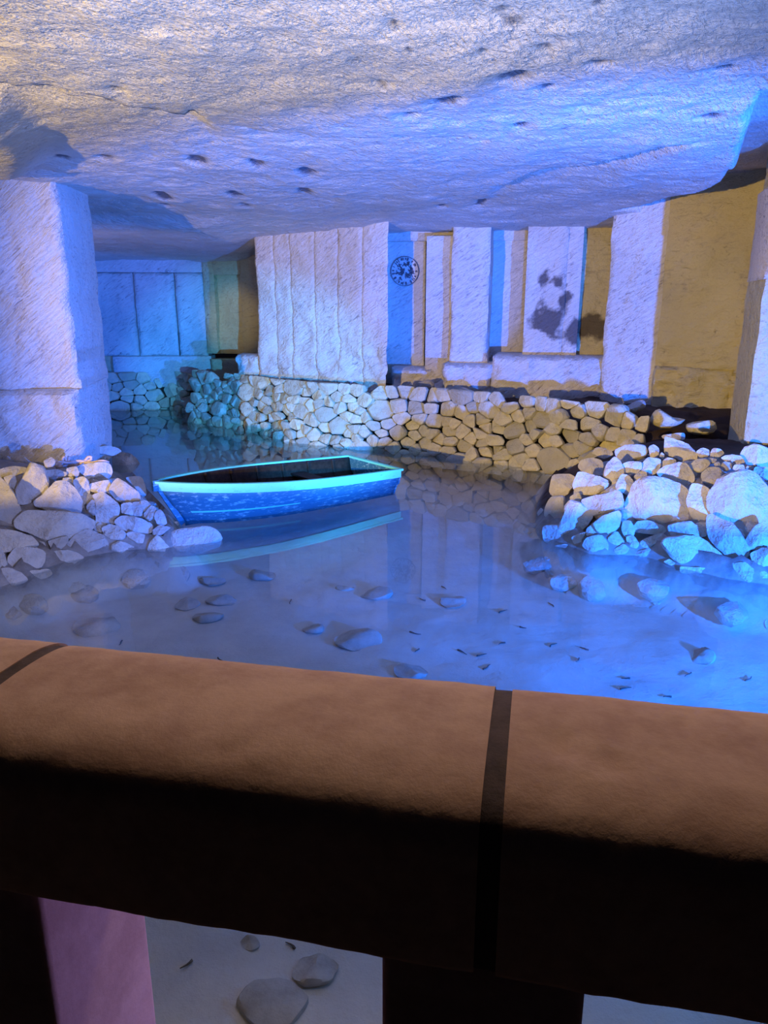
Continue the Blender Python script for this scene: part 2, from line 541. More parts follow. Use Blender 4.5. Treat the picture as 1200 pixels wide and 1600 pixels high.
def fz_ceil(P):
    P3 = np.column_stack([P, P[:, 0] * 0])
    z = np.full(len(P), CZ)
    # the rear-left bay is cut lower behind a rough step
    left = sstep(-2.2, -3.2, P[:, 0])
    z -= left * (0.17 * sstep(12.0, 12.7, P[:, 1] + 0.15 * fbm(P3, 1.5, 2, 4)) + 0.20 * sstep(12.7, 17.5, P[:, 1]))
    z -= (1 - left) * 0.10 * sstep(11.0, 15.0, P[:, 1])
    # long chiselled slot on the left
    def beyond(line):
        q = sorted(pc(*p) for p in line)
        d = P[:, 1] - np.interp(P[:, 0], [v[0] for v in q], [v[1] for v in q]) + 0.05 * fbm(P3, 3.0, 3, 77)
        end = sstep(q[0][0] - 0.15, q[0][0] + 0.1, P[:, 0]) * (1 - sstep(q[-1][0] - 0.1, q[-1][0] + 0.12, P[:, 0]))
        return d, end
    d, end = beyond([(-160, 108), (0, 126), (70, 132), (150, 140), (225, 160), (290, 172)])
    z += end * 0.17 * sstep(0, 0.05, d) * np.exp(-np.maximum(d, 0) / 0.45)
    d, end = beyond([(-160, 128), (0, 142), (150, 158), (225, 172), (292, 180)])
    z += end * 0.10 * sstep(0, 0.05, d) * np.exp(-np.maximum(d, 0) / 0.4)
    # hanging lump near the left pillar
    lump = [pc(-300, 150), pc(0, 160), pc(30, 185), pc(62, 215), pc(50, 250), pc(-300, 250)]
    z -= 0.20 * sstep(-0.15, 0.25, poly_sdf(P, lump))
    # crack on the right with a sloping underside behind it
    d, end = beyond([(790, 294), (850, 272), (915, 265), (960, 252), (1000, 240), (1060, 220)])
    z += end * 0.20 * sstep(0, 0.06, d) * np.exp(-np.maximum(d, 0) / 0.7)
    d, end = beyond([(380, 200), (500, 215), (640, 212), (760, 222)])
    z += end * 0.05 * sstep(0, 0.06, d) * np.exp(-np.maximum(d, 0) / 0.6)
    d, end = beyond([(60, 262), (200, 268), (330, 286), (520, 306)])
    z += end * 0.06 * sstep(0, 0.1, d) * np.exp(-np.maximum(d, 0) / 0.8)
    # recess beyond the right edge
    rec = [pc(1190, 150), pc(1165, 180), pc(1158, 230), pc(1130, 285), pc(1060, 312), pc(960, 331), (4.9, 12), (9, 12), (9, 5)]
    z += 0.42 * sstep(-0.02, 0.10, poly_sdf(P, rec) + 0.06 * fbm(P3, 2.5, 3, 8))
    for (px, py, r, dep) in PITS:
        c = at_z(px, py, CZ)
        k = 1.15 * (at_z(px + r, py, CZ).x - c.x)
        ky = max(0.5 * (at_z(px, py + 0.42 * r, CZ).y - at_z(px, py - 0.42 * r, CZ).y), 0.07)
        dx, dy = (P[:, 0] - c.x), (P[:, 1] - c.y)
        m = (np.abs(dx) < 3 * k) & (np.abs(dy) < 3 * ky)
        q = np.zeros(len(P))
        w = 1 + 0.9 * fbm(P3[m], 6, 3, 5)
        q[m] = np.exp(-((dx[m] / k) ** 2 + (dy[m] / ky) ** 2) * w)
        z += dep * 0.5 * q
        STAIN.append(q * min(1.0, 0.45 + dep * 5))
    z += 0.10 * fbm(P3, 0.55, 3, 21) + 0.035 * fbm(P3, 2.2, 4, 31) + 0.014 * fbm(P3, 9.0, 3, 41)
    return z


me, V, F = heightfield('ceiling', -9, 7.5, 2.2, 19, 0.04, fz_ceil)
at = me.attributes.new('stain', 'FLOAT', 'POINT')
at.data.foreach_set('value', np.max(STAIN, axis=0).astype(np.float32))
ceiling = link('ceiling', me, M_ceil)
tag(ceiling, 'rough pick-marked pale limestone cave ceiling', None, None, 'structure')


# ------------------------------------------------------------------ quarry walls
SOOT = [(at_y(px_, py_, 13.0), r_) for px_, py_, r_ in ((862, 498, .22), (900, 520, .26), (930, 512, .26), (848, 432, .10), (874, 442, .09), (880, 470, .12), (925, 395, .08), (700, 545, .12), (985, 470, .08))]


def panel(name, parent, A, B, z0, z1, thick=0.3, amp=0.03, seed=1, res=0.06, mat=None, chamfer=0.03, slope=0.0, wob=0.0, nscale=1.3, back_dir=None, low=0.0):
    """a slab of dressed rock: displaced front face from plan point A to B (left to right), with real thickness"""
    mat = mat or M_wall
    A, B = Vector((A[0], A[1])), Vector((B[0], B[1]))
    L = (B - A).length
    u = (B - A) / L
    n = Vector((u.y, -u.x))
    nu, nv = max(2, int(L / res) + 1), max(2, int((z1 - z0) / res) + 1)
    U, W = np.meshgrid(np.linspace(0, L, nu), np.linspace(z0, z1, nv))
    U, W = U.ravel(), W.ravel()
    base = np.column_stack([A.x + u.x * U, A.y + u.y * U, W])
    e = np.minimum.reduce([U, L - U, W - z0, z1 - W])
    amp = amp * 1.5
    d = amp * fbm(base, nscale, 4, seed) + amp * 0.45 * fbm(base, nscale * 4.5, 3, seed + 50)
    d = d - chamfer * (1 - sstep(0, 0.05, e)) + slope * (z1 - W)
    if low:
        lw = low * sstep(2.3, 1.2, W)
        d = d + lw * (fbm(base * np.array([1, 1, 1.6]), 4.0, 4, seed + 70) + 0.3)
    if wob:
        ew = wob * fbm(base, 3.0, 3, seed + 90)
        edgeu = (1 - sstep(0, 0.12, np.minimum(U, L - U)))
        base[:, 0] += u.x * ew * edgeu
        base[:, 1] += u.y * ew * edgeu
    V = base + np.outer(d, [n.x, n.y, 0])
    i = np.arange(nu * nv).reshape(nv, nu)
    faces = np.stack([i[:-1, :-1].ravel(), i[:-1, 1:].ravel(), i[1:, 1:].ravel(), i[1:, :-1].ravel()], 1).tolist()
    ring = list(i[0, :]) + list(i[1:, -1]) + list(i[-1, -2::-1]) + list(i[-2:0:-1, 0])
    back = [len(V) + k for k in range(len(ring))]
    bd = (-n.x, -n.y) if back_dir is None else back_dir
    VB = V[ring] + np.outer(np.full(len(ring), thick), [bd[0], bd[1], 0])
    V = np.vstack([V, VB])
    m = len(ring)
    for k in range(m):
        faces.append([ring[(k + 1) % m], ring[k], back[k], back[(k + 1) % m]])
    faces.append(back[::-1])
    me = meshpy(name, V, faces)
    soot = np.zeros(len(V))
    for (c, r) in SOOT:
        dd = (np.hypot(V[:, 0] - c.x, (V[:, 1] - c.y) * 0.6) / r) ** 2 + ((V[:, 2] - c.z) / (r * 0.9)) ** 2
        soot = np.maximum(soot, np.exp(-dd * np.clip(1 + 2.4 * fbm(V, 4.5, 4, 66), 0.25, 4)))
    at = me.attributes.new('stain', 'FLOAT', 'POINT')
    at.data.foreach_set('value', soot.astype(np.float32))
    o = link(name, me, mat, None, True)
    # keep the slab's arrises crisp
    if hasattr(me, 'set_sharp_from_angle'):
        me.set_sharp_from_angle(angle=math.radians(50))
    if parent is not None:
        put(parent, o)
    return o


def wall_root(name, label):
    o = empty(name)
    tag(o, label, None, None, 'structure')
    return o


def plan(px, py, A, B):
    p = at_line(px, py, A, B)
    return (p.x, p.y)


# left pillar
wl = wall_root('wall_left', 'thick pale rock pillar at the left with diagonal pick marks')
pe = at_y(97, 400, 8.6)
panel('pillar_face', wl, (-7.5, 8.0), (pe.x, 8.65), 1.35, 3.95, 1.6, 0.07, 11, 0.05, M_pillar, 0.05, -0.02, 0.03)
panel('pillar_foot', wl, (-7.5, 7.93), (pe.x + 0.02, 8.55), 0.3, 1.38, 1.6, 0.12, 12, 0.05, M_pillar, 0.08, 0.05, 0.05, 1.8)

# centre block: front line from the back bay to the niches
cA, cB = (-2.62, 14.6), (0.02, 13.0)
wc = wall_root('wall_center', 'broad pale rock face of upright dressed panels above the stone wall')
xs = [402, 430, 455, 492, 527, 565, 604]
for k in range(6):
    a, b = plan(xs[k], 470, cA, cB), plan(xs[k + 1], 470, cA, cB)
    panel('panel', wc, a, b, 0.55, 3.85, 1.7 if k in (0, 5) else 0.9, 0.04, 100, 0.04, M_wall, 0.018, 0.0, 0.015, 1.3, (0.0, 1.0), 0.10)
panel('foot_rock', wc, plan(368, 570, cA, cB), plan(403, 570, cA, cB), 0.5, 1.40, 0.6, 0.10, 130, 0.04, M_wall, 0.08, 0.05, 0.05, 2.2, (0.0, 1.0))

# niches between the blocks
wn = wall_root('wall_niche', 'row of blue-lit recesses and pale pilasters cut in the rock')
nA, nB = (-0.2, 14.55), (4.4, 13.7)       # back plane of the niches
fA, fB = (0.0, 13.0), (4.3, 12.05)        # front plane of the pilasters
panel('recess', wn, plan(596, 450, nA, nB), plan(664, 450, nA, nB), 0.6, 3.50, 0.5, 0.035, 201, 0.05, M_wall, 0.015)
mA, mB = (-0.2, 13.9), (4.4, 13.2)
hA, hB = (0.0, 13.5), (4.3, 12.65)       # front plane of the pilaster
kA, kB = (-0.2, 14.35), (4.4, 13.75)
panel('recess', wn, plan(665.5, 450, mA, mB), plan(712, 450, mA, mB), 0.6, 3.50, 0.5, 0.04, 202, 0.05, M_wall, 0.015)
panel('lintel', wn, plan(596, 352, (nA[0], nA[1] - 0.15), (nB[0], nB[1] - 0.15)), plan(712, 352, (nA[0], nA[1] - 0.15), (nB[0], nB[1] - 0.15)), 3.46, 3.95, 0.6, 0.05, 203, 0.05, M_wall, 0.03)
panel('pilaster', wn, plan(705, 450, hA, hB), plan(764, 450, hA, hB), 0.9, 3.85, 1.0, 0.045, 204, 0.05, M_wall, 0.04, 0.0, 0.03)
panel('recess', wn, plan(758, 450, kA, kB), plan(826, 450, kA, kB), 1.2, 3.48, 0.5, 0.04, 205, 0.05, M_wall, 0.015)
panel('lintel', wn, plan(758, 352, (kA[0], kA[1] - 0.15), (kB[0], kB[1] - 0.15)), plan(826, 352, (kA[0], kA[1] - 0.15), (kB[0], kB[1] - 0.15)), 3.44, 3.95, 0.6, 0.05, 206, 0.05, M_wall, 0.03)
gA, gB = (-0.2, 13.72), (4.3, 12.8)
panel('pier', wn, plan(821, 450, gA, gB), plan(884, 450, gA, gB), 1.45, 3.9, 0.6, 0.05, 207, 0.05, M_wall, 0.03)
panel('pier', wn, plan(884, 450, gA, gB), plan(907, 450, gA, gB), 1.45, 3.9, 0.7, 0.03, 208, 0.05, M_wall, 0.02)
oA, oB = (-0.2, 13.95), (4.3, 13.05)
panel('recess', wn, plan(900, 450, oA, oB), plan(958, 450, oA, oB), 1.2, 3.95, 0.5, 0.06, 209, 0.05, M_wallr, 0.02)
panel('ledge', wn, plan(768, 580, fA, fB), plan(946, 580, fA, fB), 0.6, 1.50, 1.3, 0.09, 210, 0.05, M_wall, 0.06, 0.05, 0.05, 2.4)
panel('foot_rock', wn, plan(690, 580, fA, fB), plan(768, 580, fA, fB), 0.6, 1.36, 0.9, 0.12, 211, 0.05, M_wall, 0.10, 0.12, 0.08, 2.8)
panel('foot_rock', wn, plan(610, 590, mA, mB), plan(700, 590, mA, mB), 0.6, 1.22, 0.7, 0.12, 212, 0.05, M_wall, 0.10, 0.15, 0.08, 2.8)

# right wall
wr = wall_root('wall_right', 'weathered rock wall on the right with horizontal cracks, warm olive light in its colour')
rA, rB = (3.45, 12.15), (5.75, 10.35)
r0, r1, r2, r3 = plan(949, 450, rA, rB), plan(1035, 450, rA, rB), plan(1110, 450, rA, rB), (6.6, 9.7)
panel('block', wr, r0, r1, 0.6, 4.3, 1.2, 0.05, 301, 0.05, M_wall, 0.03, 0.0, 0.03)
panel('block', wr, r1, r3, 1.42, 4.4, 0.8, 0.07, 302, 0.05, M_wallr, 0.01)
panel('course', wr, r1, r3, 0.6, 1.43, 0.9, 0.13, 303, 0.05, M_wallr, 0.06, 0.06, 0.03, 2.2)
# pillar at the right edge of the view
px = at_y(1188, 500, 8.6).x
wp = wall_root('wall_edge', 'narrow rock pillar at the far right edge, pale bulge near its top')
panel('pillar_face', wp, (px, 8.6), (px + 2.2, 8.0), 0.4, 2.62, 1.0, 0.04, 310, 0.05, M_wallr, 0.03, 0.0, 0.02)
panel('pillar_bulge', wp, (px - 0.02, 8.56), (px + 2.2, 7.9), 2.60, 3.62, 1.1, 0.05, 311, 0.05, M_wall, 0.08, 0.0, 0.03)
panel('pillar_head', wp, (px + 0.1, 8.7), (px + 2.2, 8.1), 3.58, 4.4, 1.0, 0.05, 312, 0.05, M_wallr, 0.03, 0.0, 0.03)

# back bay on the left
wb = wall_root('wall_back', 'deep blue rear bay wall of upright dressed panels')
bA, bB = (-9.0, 17.3), (-3.9, 17.75)
xs = [85, 144, 211, 275, 322]
for k in range(4):
    a, b = plan(xs[k] + 1, 480, bA, bB), plan(xs[k + 1] - 1, 480, bA, bB)
    panel('panel', wb, a, b, 1.18, 3.05, 0.6, 0.07, 400 + k, 0.06, M_wall, 0.06)
panel('top_course', wb, plan(80, 410, bA, bB), plan(330, 410, bA, bB), 3.06, 3.7, 0.6, 0.05, 410, 0.06, M_wall, 0.04)
panel('plinth', wb, plan(176, 565, (-9, 17.1), (-3.9, 17.5)), plan(330, 565, (-9, 17.1), (-3.9, 17.5)), 0.5, 1.20, 0.7, 0.05, 411, 0.06, M_wall, 0.04)
panel('plinth', wb, plan(85, 565, bA, bB), plan(164, 565, bA, bB), 0.5, 1.14, 0.6, 0.05, 412, 0.06, M_wall, 0.03)
panel('plinth', wb, plan(163, 565, bA, bB), plan(177, 565, bA, bB), 0.5, 1.2, 0.3, 0.02, 413, 0.06, M_wallr, 0.02)
# framed recess at the bay's right end
dA, dB = plan(319, 480, (-9.0, 17.25), (-3.9, 17.7)), plan(408, 480, (-9.0, 17.25), (-3.2, 17.2))
panel('jamb', wb, plan(319, 480, dA, dB), plan(336, 480, dA, dB), 1.25, 3.6, 0.5, 0.02, 420, 0.06, M_wallr, 0.03)
panel('jamb', wb, plan(376, 480, dA, dB), plan(410, 480, dA, dB), 1.25, 3.6, 0.5, 0.02, 421, 0.06, M_wallr, 0.03)
panel('recess', wb, plan(334, 480, dA, dB), plan(378, 480, dA, dB), 1.25, 3.02, 0.12, 0.05, 422, 0.06, M_wallr, 0.02).location.y += 0.16
panel('lintel', wb, plan(335, 480, dA, dB), plan(377, 480, dA, dB), 3.0, 3.6, 0.5, 0.03, 423, 0.06, M_wallr, 0.03)
panel('plinth', wb, plan(326, 560, (dA[0], dA[1] - 0.3), (dB[0], dB[1] - 0.3)), plan(408, 560, (dA[0], dA[1] - 0.3), (dB[0], dB[1] - 0.3)), 0.5, 1.14, 0.8, 0.06, 424, 0.06, M_wallr, 0.05)


# ------------------------------------------------------------------ stones
def chaikin(poly, k=0.16):
    out = []
    n = len(poly)
    for i in range(n):
        a, b = poly[i], poly[(i + 1) % n]
        out.append((a[0] + (b[0] - a[0]) * k, a[1] + (b[1] - a[1]) * k))
        out.append((a[0] + (b[0] - a[0]) * (1 - k), a[1] + (b[1] - a[1]) * (1 - k)))
    return out


def rock(name, poly, org, ex, ey, ez, tf, tb, seed, mat, parent, fine=True, cuts=3):
    """rock grown from an outline: poly in the (ex, ey) plane at org, bulging tf along ez and tb behind"""
    rng = random.Random(seed)
    cx = sum(p[0] for p in poly) / len(poly)
    cy = sum(p[1] for p in poly) / len(poly)
    pl = [(p[0] - cx, p[1] - cy) for p in poly]
    pl = chaikin(pl)
    if fine:
        pl = chaikin(pl, 0.25)
    R = max(math.hypot(*p) for p in pl)
    rings = [(0.45, -1.0), (0.85, -0.62), (1.0, -0.12), (0.985, 0.22), (0.88, 0.58), (0.70, 0.82), (0.42, 0.95)] if fine else \
            [(0.6, -1.0), (1.0, -0.2), (0.95, 0.35), (0.68, 0.85)]
    V = []
    n = len(pl)
    for s, d in rings:
        t = tf if d > 0 else tb
        for p in pl:
            V.append([p[0] * s, p[1] * s, d * t])
    V.append([0, 0, -tb]); V.append([0, 0, tf])
    V = np.array(V)
    # cleaved faces
    for k in range(cuts):
        a = rng.uniform(0, 2 * math.pi)
        til = rng.uniform(0.15, 0.75)
        lim = tf * rng.uniform(0.42, 0.78)
        nx, ny = math.cos(a) * til, math.sin(a) * til
        top = lim - (V[:, 0] * nx + V[:, 1] * ny)
        fr = V[:, 2] > -0.05 * tf
        V[:, 2] = np.where(fr, np.minimum(V[:, 2], np.maximum(top, -0.1 * tf)), V[:, 2])
    off = np.array([rng.uniform(-50, 50) for _ in range(3)])
    nrm = V / (np.linalg.norm(V, axis=1)[:, None] + 1e-6)
    V = V + nrm * (0.09 * R * fbm(V / R + off, 1.6, 3, 7) + (0.04 * R * fbm(V / R + off, 5.0, 2, 8) if fine else 0))[:, None]
    faces = []
    for r in range(len(rings) - 1):
        for k in range(n):
            a, b = r * n + k, r * n + (k + 1) % n
            faces.append([a, b, b + n, a + n])
    for k in range(n):
        faces.append([(k + 1) % n, k, len(V) - 2])
        faces.append([(len(rings) - 1) * n + k, (len(rings) - 1) * n + (k + 1) % n, len(V) - 1])
    o3 = org + ex * cx + ey * cy
    Rm = Matrix((ex, ey, ez)).transposed()
    me = meshpy(name, V, faces)
    if not fine or True:
        me.set_sharp_from_angle(angle=math.radians(38))
    o = link(name, me, mat, None, True)
    M = Matrix.Translation(o3) @ Rm.to_4x4()
    if parent is not None:
        o.parent = parent
        o.matrix_local = Matrix.Translation(-Vector(parent.location)) @ M
    else:
        o.matrix_world = M
    return o


def hz(x, y):
    return float(ground_z(np.array([[x, y]]))[0])


def heap_hit(px, py, y0=4.5, y1=11.0):
    r = ray(px, py)
    ts = np.linspace(y0 / r.y, y1 / r.y, 500)
    Q = np.array([[r.x * t, r.y * t, CAMZ + r.z * t] for t in ts])
    gap = Q[:, 2] - np.maximum(ground_z(Q[:, :2]), -0.02)
    below = np.where(gap <= 0)[0]
    k = below[0] if len(below) else int(np.argmin(gap))
    return Vector(Q[k])


def heap(name, label, stones, origin, seed, shore, group=None):
    root = empty(name, origin)
    tag(root, label, 'stone heap', group)
    for i, (frame, poly) in enumerate(stones):
        ox, oy, s = frame
        pp = [(ox + x / s, oy + y / s) for x, y in poly]
        mx, my = sum(p[0] for p in pp) / len(pp), sum(p[1] for p in pp) / len(pp)
        c = heap_hit(mx, my)
        g = 0.05
        nx = (hz(c.x - g, c.y) - hz(c.x + g, c.y)) / (2 * g)
        ny = (hz(c.x, c.y - g) - hz(c.x, c.y + g)) / (2 * g)
        nrm = Vector((nx, ny, 1)).normalized()
        tocam = (CAMP - c).normalized()
        ez = (nrm * 0.35 + tocam).normalized()
        ex = Vector((0, 0, 1)).cross(ez).normalized()
        ey = ez.cross(ex)
        loc = []
        for (x, y) in pp:
            x, y = mx + (x - mx) * 1.13, my + (y - my) * 1.13
            r = ray(x, y)
            t = (c - CAMP).dot(ez) / r.dot(ez)
            q = CAMP + r * t - c
            loc.append((q.dot(ex), q.dot(ey)))
        w = max(p[0] for p in loc) - min(p[0] for p in loc)
        h = max(p[1] for p in loc) - min(p[1] for p in loc)
        t = 0.5 * min(w, h) + 0.06 * max(w, h)
        rock('stone', loc[::-1] if area(loc) < 0 else loc, c, ex, ey, ez, t * 0.62, t * 0.9, seed + i, M_stone, root, True, 5)
    rg = random.Random(seed)
    i = len(stones)
    # small stones filling the gaps of the heap
    lo_x, hi_x = min(p[0] for p in shore), max(p[0] for p in shore)
    poly_ = L_SHORE if lo_x < 0 else R_SHORE
    tries = 0
    while i < len(stones) + 95 and tries < 3000:
        tries += 1
        x, y = rg.uniform(lo_x - 0.1, hi_x + 0.2), rg.uniform(5.6, 8.4)
        sd = float(poly_sdf(np.array([[x, y]]), poly_)[0])
        if not 0.0 < sd < 1.25: continue
        g = 0.05
        nx, ny = (hz(x - g, y) - hz(x + g, y)) / (2 * g), (hz(x, y - g) - hz(x, y + g)) / (2 * g)
        nrm = Vector((nx, ny, 1)).normalized()
        c = Vector((x, y, hz(x, y))) - nrm * rg.uniform(0.10, 0.16)
        w, h = rg.uniform(0.16, 0.30), rg.uniform(0.12, 0.22)
        a0 = rg.uniform(0, 3.14)
        poly = [(0.5 * w * math.cos(q) * rg.uniform(.8, 1.1), 0.5 * h * math.sin(q) * rg.uniform(.8, 1.1)) for q in [6.2832 * j / 6 for j in range(6)]]
        ex = Vector((math.cos(a0), math.sin(a0), 0)); ex = (ex - nrm * ex.dot(nrm)).normalized()
        i += 1
        rock('stone', poly, c, ex, nrm.cross(ex), nrm, 0.09, 0.10, seed + i, M_stone, root, False, 3)
    # row of stones at the foot, mostly under water
    for a, b in zip(shore[:-1], shore[1:]):
        n = max(1, int(math.dist(a, b) / 0.19))
        for k in range(n):
            t = (k + rg.random()) / n
            w, h = rg.uniform(0.26, 0.44), rg.uniform(0.18, 0.3)
            c = Vector((a[0] + (b[0] - a[0]) * t + rg.uniform(-.05, .05), a[1] + (b[1] - a[1]) * t - rg.uniform(0.0, 0.42), -0.22 + rg.uniform(-.08, .05)))
            poly = [(0.5 * w * math.cos(q) * rg.uniform(.8, 1.1), 0.5 * h * math.sin(q) * rg.uniform(.8, 1.1)) for q in [6.2832 * j / 7 for j in range(7)]]
            ez = Vector((rg.uniform(-.2, .2), -0.6, 0.8)).normalized()
            ex = Vector((0, 0, 1)).cross(ez).normalized()
            i += 1
            rock('stone', poly, c, ex, ez.cross(ex), ez, 0.11, 0.14, seed + i, M_stone, root, True, 4)
    return root


def area(p):
    return sum(p[i][0] * p[(i + 1) % len(p)][1] - p[(i + 1) % len(p)][0] * p[i][1] for i in range(len(p))) / 2


Z1, Z2, Z3, Z4 = (0, 690, 5), (120, 690, 5), (810, 660, 6), (1000, 660, 6)
LEFT = [(Z1, p) for p in [
    [(0, 290), (60, 340), (130, 460), (175, 560), (120, 620), (0, 670), (-80, 640), (-80, 320)],
    [(215, 225), (240, 185), (340, 215), (375, 330), (350, 400), (240, 470), (160, 480), (130, 390), (160, 320)],
    [(30, 280), (110, 260), (130, 310), (115, 370), (60, 330)],
    [(430, 330), (520, 310), (580, 370), (635, 470), (610, 560), (420, 550), (280, 500), (270, 460), (340, 420)],
    [(570, 300), (650, 275), (695, 310), (700, 420), (650, 480), (600, 390)],
    [(140, 620), (230, 545), (400, 540), (600, 570), (700, 620), (690, 680), (560, 730), (440, 770), (370, 770), (280, 720), (160, 680)],
    [(370, 775), (530, 740), (530, 790), (480, 835), (410, 845)],
    [(530, 810), (600, 730), (700, 690), (800, 740), (835, 800), (830, 870), (690, 890), (600, 850)],
    [(370, 870), (480, 845), (600, 870), (650, 910), (500, 985), (350, 970)],
    [(-60, 700), (0, 690), (150, 720), (230, 740), (290, 810), (180, 830), (40, 860), (-60, 840)],
    [(130, 825), (350, 850), (345, 930), (320, 980), (170, 1005), (70, 970), (70, 900)],
    [(-50, 840), (20, 850), (60, 960), (0, 990), (-50, 990)],
    [(-50, 1010), (60, 990), (160, 1020), (215, 1085), (100, 1130), (-50, 1150)],
    [(190, 1020), (380, 990), (410, 1040), (320, 1075), (230, 1075)],
    [(640, 190), (700, 175), (840, 170), (870, 230), (850, 290), (700, 320), (670, 270), (630, 230)],
    [(890, 110), (960, 85), (1050, 120), (1100, 200), (1090, 265), (1000, 275), (890, 240)],
    [(720, 70), (780, 40), (900, 40), (940, 75), (880, 110), (790, 90), (740, 110)],
    [(855, 370), (920, 290), (990, 330), (1080, 400), (1085, 450), (970, 480), (900, 440)],
    [(720, 420), (800, 400), (850, 430), (930, 500), (920, 580), (870, 650), (760, 650), (750, 560), (760, 480)],
    [(670, 510), (720, 455), (750, 470), (745, 580), (690, 550)],
    [(950, 490), (1030, 475), (1040, 560), (1035, 580), (950, 560)],
    [(1035, 480), (1090, 475), (1115, 510), (1110, 580), (1040, 580)],
    [(1090, 465), (1150, 460), (1180, 500), (1130, 560)],
    [(1125, 560), (1180, 500), (1215, 520), (1210, 580), (1170, 620), (1130, 590)],
    [(900, 630), (960, 580), (1100, 600), (1190, 650), (1180, 700), (1130, 725), (1000, 700)],
    [(800, 680), (860, 650), (940, 670), (980, 720), (960, 770), (870, 765), (820, 730)],
    [(990, 720), (1040, 705), (1190, 750), (1170, 790), (1100, 805), (1020, 760)],
    [(880, 800), (950, 780), (1060, 830), (1040, 850), (960, 875), (870, 845)],
    [(350, 230), (420, 215), (520, 240), (510, 270), (430, 290), (380, 280)],
    [(520, 210), (600, 195), (620, 240), (600, 275), (530, 265)],
    [(490, 285), (550, 280), (560, 310), (500, 320)],
    [(340, 150), (400, 125), (430, 150), (420, 190), (360, 200)],
    [(980, 280), (1080, 275), (1120, 300), (1140, 420), (1090, 430), (1040, 350)],
    [(700, 330), (850, 300), (860, 380), (800, 400), (710, 390)],
    [(-40, 230), (60, 200), (200, 200), (210, 240), (100, 262), (-40, 285)]]] + [(Z2, p) for p in [
    [(610, 560), (650, 535), (690, 580), (705, 640), (640, 650), (610, 600)],
    [(600, 690), (650, 650), (730, 670), (700, 700), (660, 730), (600, 730)],
    [(560, 850), (570, 790), (630, 735), (680, 790), (745, 855), (650, 860)],
    [(740, 640), (780, 620), (800, 650), (770, 665)]]]
SLAB = (Z2, [(690, 725), (800, 690), (1000, 660), (1080, 670), (1160, 750), (1000, 800), (780, 845), (740, 800)])
